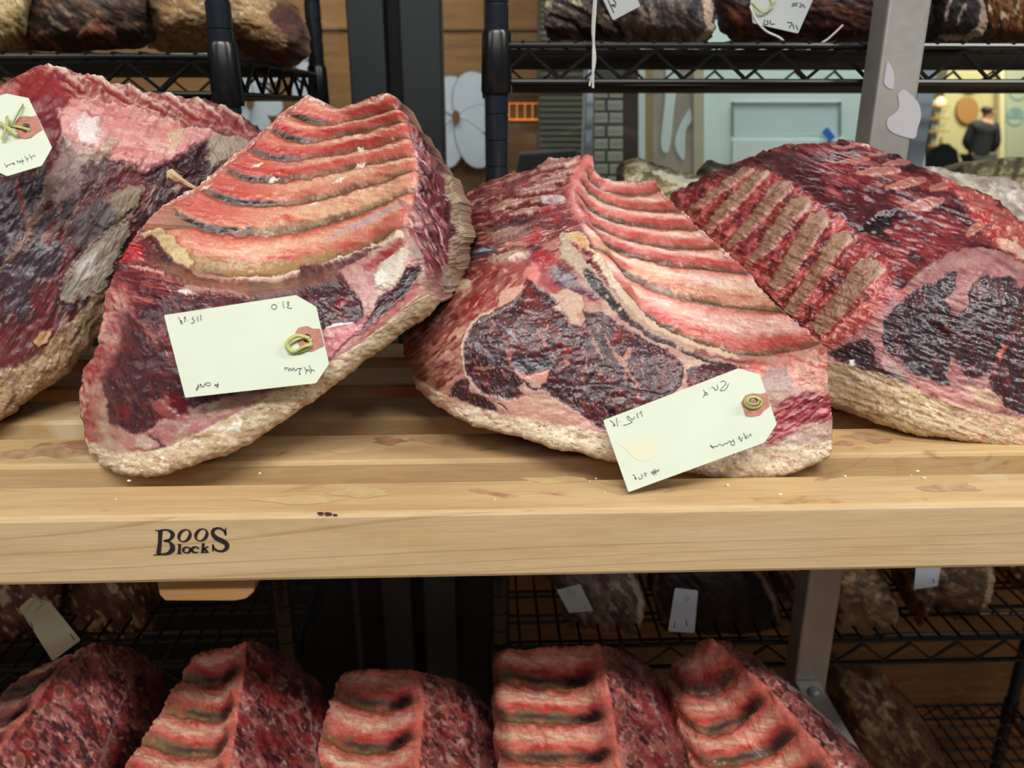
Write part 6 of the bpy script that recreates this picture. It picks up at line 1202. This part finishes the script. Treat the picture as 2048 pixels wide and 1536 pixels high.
def child(mb, nm, mat, par, **k): o = mb.build(nm, mat, None, base=(0, 0, 0), **k); o.parent = par; return o
shadowm = simple('panel_edge_shade', (128, 136, 132), .5)  # darker grey paints the shade round the recessed door panel
for a in [(1464, 204, 1682, 209), (1464, 204, 1468, 272), (1677, 204, 1683, 272)]: child(rectP(*a, 2.992, .01), 'moulding_shade', shadowm, dr)
child(rectP(1468, 209, 1677, 272, 2.996, .004), 'panel', M['sage2'], dr)
child(rectP(1466, 280, 1690, 420, 2.985, .02), 'panel', M['white_strip'], dr)
tp = MB().prism([at(1644, 264, 2.98), at(1655, 254, 2.98), at(1671, 274, 2.98), at(1660, 284, 2.98)], (0, .002, 0)).build('masking_tape', simple('blue_tape', (36, 96, 190), .6), None, base=at(1658, 284, 2.98)); tag(tp, 'piece of blue tape stuck on the pale door', 'tape')

# far bright shop: wall, shelves, round board, person
DF = 19.0
M['shop_wall'] = simple('shop_wall', (202, 190, 140), .7); M['shop_dark'] = simple('shop_dark', (66, 62, 48), .7); M['plank'] = simple('round_plank', (176, 128, 70), .6); M['teal'] = simple('teal_print', (120, 168, 164), .7)
fw = rectP(1700, -400, 2500, 700, DF + .6, .1).build('wall_shop_far', M['shop_wall'], None, base=(0, 0, 0)); fw['kind'] = 'structure'
col_ = struct('wall_shop_pillar', rectP(2012, -400, 2100, 700, DF + .3, .2), simple('pale_pillar', (178, 182, 156), .7))
struct('trim_11', rectP(2000, -400, 2014, 700, DF + .35, .1), simple('cream_edge', (226, 214, 170), .7))
def disc(cx, cy, r, D, n=28, ry=None): return MB().prism([at(cx + r * math.cos(t), cy + (ry or r) * math.sin(t), D) for t in np.linspace(0, 2 * math.pi, n + 1)[:-1]], (0, .06, 0))
rb_ = disc(1936, 220, 22, DF + .5, ry=27).build('round_board', M['plank'], None, base=at(1936, 247, DF + .5)); tag(rb_, 'round wooden board hung on the yellow shop wall behind the person', 'board')
rb2 = disc(1942, 172, 19, DF + .5, ry=12).build('round_board', M['shop_dark'], None, base=at(1942, 184, DF + .5)); tag(rb2, 'dark round board above the wooden one on the shop wall', 'board')
def logo(label, cx, cy, r):
    root = empty('round_logo', at(cx, cy + r, DF + .28), label, 'sign', 'round logos on the pale pillar')
    def arc(a0, a1, rr, w):
        a = np.radians(np.linspace(a0, a1, 26)); o = [at(cx + (rr + w) * math.cos(t), cy + (rr + w) * math.sin(t), DF + .28) for t in a]; i_ = [at(cx + (rr - w) * math.cos(t), cy + (rr - w) * math.sin(t), DF + .28) for t in a]
        k = len(a); return MB().add(o + i_, [(q, q + 1, k + q + 1, k + q) for q in range(k - 1)])
    arc(195, 345, r, 1.6).build('ring', M['teal'], root); arc(15, 165, r, 1.6).build('ring', M['teal'], root); arc(200, 340, r * .62, 1.6).build('emblem', M['teal'], root); arc(200, 340, r * .3, 1.6).build('emblem', M['teal'], root)
    rectP(cx - r, cy - 2.6, cx + r, cy + 2.6, DF + .28, .01).build('bar', M['teal'], root)
logo('teal round logo on the pale pillar level with the person', 2030, 233, 17); logo('teal round logo cut off by the shelf at the far right', 2036, 182, 17)
shf = empty('shop_shelf', at(1884, 330, DF - 1), 'dark shop shelf with goods seen beyond the steel post', 'shelf')
MB().box((X(1858, DF - .6), (DF - .6) * S, 0), (X(1900, DF - .6), (DF - .3) * S, 2.4)).build('back_panel', M['shop_dark'], shf)
for y in (212, 236, 262, 290): rectP(1858, y, 1900, y + 3, DF - 1.0, .4).build('board', M['plank'], shf)
gm = [simple('goods_a', (206, 196, 150), .6), simple('goods_b', (140, 120, 70), .6), simple('goods_c', (150, 170, 160), .6)]
rng = random.Random(5)
for y in (212, 236, 262, 290):
    for x in range(1864, 1896, 8):
        h = rng.uniform(8, 16); D_ = DF - .9
        p = at(x, y, D_); r = rng.uniform(2.2, 3.2) * D_ * S / FPX; hh = h * D_ * S / FPX
        o = MB().lathe(p, [(r * .9, 0), (r, hh * .1), (r, hh * .65), (r * .5, hh * .8), (r * .45, hh)], 10).build('jar', gm[rng.randrange(3)], None, True, base=p); tag(o, 'jar %s on the %s board of the dark shop shelf' % (['at the left end', 'second from the left', 'third from the left', 'at the right end'][(x - 1864) // 8], {212: 'topmost', 236: 'second', 262: 'third', 290: 'lowest'}[y]), 'jar', 'jars on the dark shop shelf')
lampm = simple('warm_lamp', (255, 214, 150), .4, emit=1.2)
p = at(1880, 205, DF - 1.1); o = MB().lathe(p, [(.02, -.05), (.06, -.03), (.07, .01), (.04, .06), (.01, .08)], 14).build('warm_lamp', lampm, shf, True)
bg = at(1880, 345, 11.0); r = 34 * 11 * S / FPX
o = MB().lathe(bg, [(r * .8, -bg.z), (r * .85, -.5), (r, -.1), (r * .95, .08), (r * .7, .2), (r * .2, .26)], 18).build('covered_basket', simple('dark_green_cover', (54, 62, 46), .8), None, True, base=bg); tag(o, 'dark rounded bundle low beside the standing person', 'bundle')
# standing person, seen from behind at an angle, looking right, forearms folded in front
def person():
    D_ = 17.6; k = D_ * S / FPX / .94; head = at(1973, 220, D_)
    root = empty('person', (head.x, head.y, 0), 'person in black top and trousers with dark hair standing beyond the glass', 'person')
    H = head.z + .115; sc = H / 1.76
    def skin(name, verts, edges, rad, mat, sub=2):
        me = bpy.data.meshes.new(name); me.from_pydata([tuple(Vector(v) * sc) for v in verts], edges, []); o = bpy.data.objects.new(name, me); COL.objects.link(o); o.parent = root; me.materials.append(mat)
        m = o.modifiers.new('skin', 'SKIN'); m.use_smooth_shade = True
        for v, r in zip(me.skin_vertices[0].data, rad): v.radius = (r[0] * sc, r[1] * sc)
        me.skin_vertices[0].data[0].use_root = True
        s_ = o.modifiers.new('sub', 'SUBSURF'); s_.levels = s_.render_levels = sub; return o
    skinm = simple('skin_tone', (196, 146, 120), .5); cloth = simple('black_cloth', (26, 27, 30), .8); hair = simple('dark_hair', (36, 28, 24), .6); shoe = simple('shoe_black', (20, 20, 20), .5)
    # x right, y away from camera
    V = [(0, 0, .95), (0, 0, 1.12), (0, 0, 1.30), (.01, 0, 1.42), (.02, -.01, 1.50), (.03, -.01, 1.58), (.04, -.01, 1.67),   # spine, neck, head
         (-.17, .0, 1.40), (-.22, .03, 1.16), (-.06, .12, 1.06), (.10, .16, 1.08),                                          # far arm folded
         (.18, .0, 1.40), (.25, -.02, 1.15), (.24, .10, 1.02), (.16, .18, 1.07),                                             # near arm
         (-.09, 0, .90), (-.10, .02, .50), (-.10, -.02, .10), (-.08, .12, .05), (.09, 0, .90), (.10, .02, .50), (.10, -.02, .10), (.12, .12, .05)]
    E = [(0, 1), (1, 2), (2, 3), (3, 4), (4, 5), (5, 6), (3, 7), (7, 8), (8, 9), (9, 10), (3, 11), (11, 12), (12, 13), (13, 14), (0, 15), (15, 16), (16, 17), (17, 18), (0, 19), (19, 20), (20, 21), (21, 22)]
    Rr = [(.15, .11), (.15, .11), (.17, .12), (.12, .09), (.055, .055), (.085, .095), (.08, .095), (.055, .055), (.045, .045), (.035, .035), (.03, .03), (.055, .055), (.045, .045), (.035, .035), (.03, .03), (.09, .09), (.06, .06), (.045, .045), (.04, .03), (.09, .09), (.06, .06), (.045, .045), (.04, .03)]
    skin('body', V, E, Rr, skinm)
    ct = [1, 0, 2, 3, 4, 7, 8, 9, 11, 12, 13]; mp = {v: i for i, v in enumerate(ct)}
    skin('top', [V[i] for i in ct], [(mp[a], mp[b]) for a, b in E if a in mp and b in mp], [(Rr[i][0] + .024, Rr[i][1] + .024) for i in ct], cloth)
    tr = [0, 15, 16, 17, 19, 20, 21]; mp2 = {v: i for i, v in enumerate(tr)}
    skin('trousers', [V[i] for i in tr], [(mp2[a], mp2[b]) for a, b in E if a in mp2 and b in mp2], [(Rr[i][0] + .03, Rr[i][1] + .03) for i in tr], cloth)
    for s_ in (-.1, .1): skin('shoe', [(s_, -.04, .05), (s_, .08, .04), (s_, .18, .03)], [(0, 1), (1, 2)], [(.055, .05), (.05, .04), (.04, .03)], shoe)
    skin('hair', [(-.005, -.02, 1.585), (.0, -.02, 1.64), (.01, -.02, 1.69)], [(0, 1), (1, 2)], [(.088, .1), (.095, .106), (.085, .095)], hair)
    fm = simple('face_feature', (120, 70, 60), .6)
    # face turned right: nose, ear, eye, mouth
    skin('nose', [(.115, .0, 1.635), (.145, .0, 1.615), (.12, .0, 1.60)], [(0, 1), (1, 2)], [(.012, .012), (.016, .016), (.012, .012)], skinm, 1)
    skin('ear', [(.04, -.105, 1.64), (.04, -.105, 1.60)], [(0, 1)], [(.012, .022), (.01, .016)], skinm, 1)
    skin('eye', [(.105, -.045, 1.64), (.115, -.03, 1.64)], [(0, 1)], [(.009, .007), (.009, .007)], hair, 1)
    skin('mouth', [(.115, -.025, 1.565), (.125, .0, 1.565)], [(0, 1)], [(.008, .006), (.008, .006)], fm, 1)
    for bx, by, bz, dx, dy in ((.10, .16, 1.08, .02, .03), (.16, .18, 1.07, -.02, .02)):
        pv = [(bx, by, bz), (bx + dx * 2, by + dy, bz)]; ed = [(0, 1)]; rr = [(.03, .022), (.034, .018)]
        skin('palm', pv, ed, rr, skinm, 1)
        for f in range(4):
            q = (bx + dx * 2, by + dy, bz + .027 - f * .018); l = (.9, 1.05, 1.0, .8)[f]
            skin('finger', [q, (q[0] + dx * 1.3 * l, q[1] + dy * .6, q[2] - .004), (q[0] + dx * 2.2 * l, q[1] + dy * .9, q[2] - .014)], [(0, 1), (1, 2)], [(.009, .009), (.0085, .0085), (.008, .008)], skinm, 1)
        skin('thumb', [(bx + dx * .5, by, bz + .025), (bx + dx * 1.3, by + dy * .5, bz + .05), (bx + dx * 2, by + dy, bz + .055)], [(0, 1), (1, 2)], [(.011, .011), (.01, .01), (.009, .009)], skinm, 1)
person()
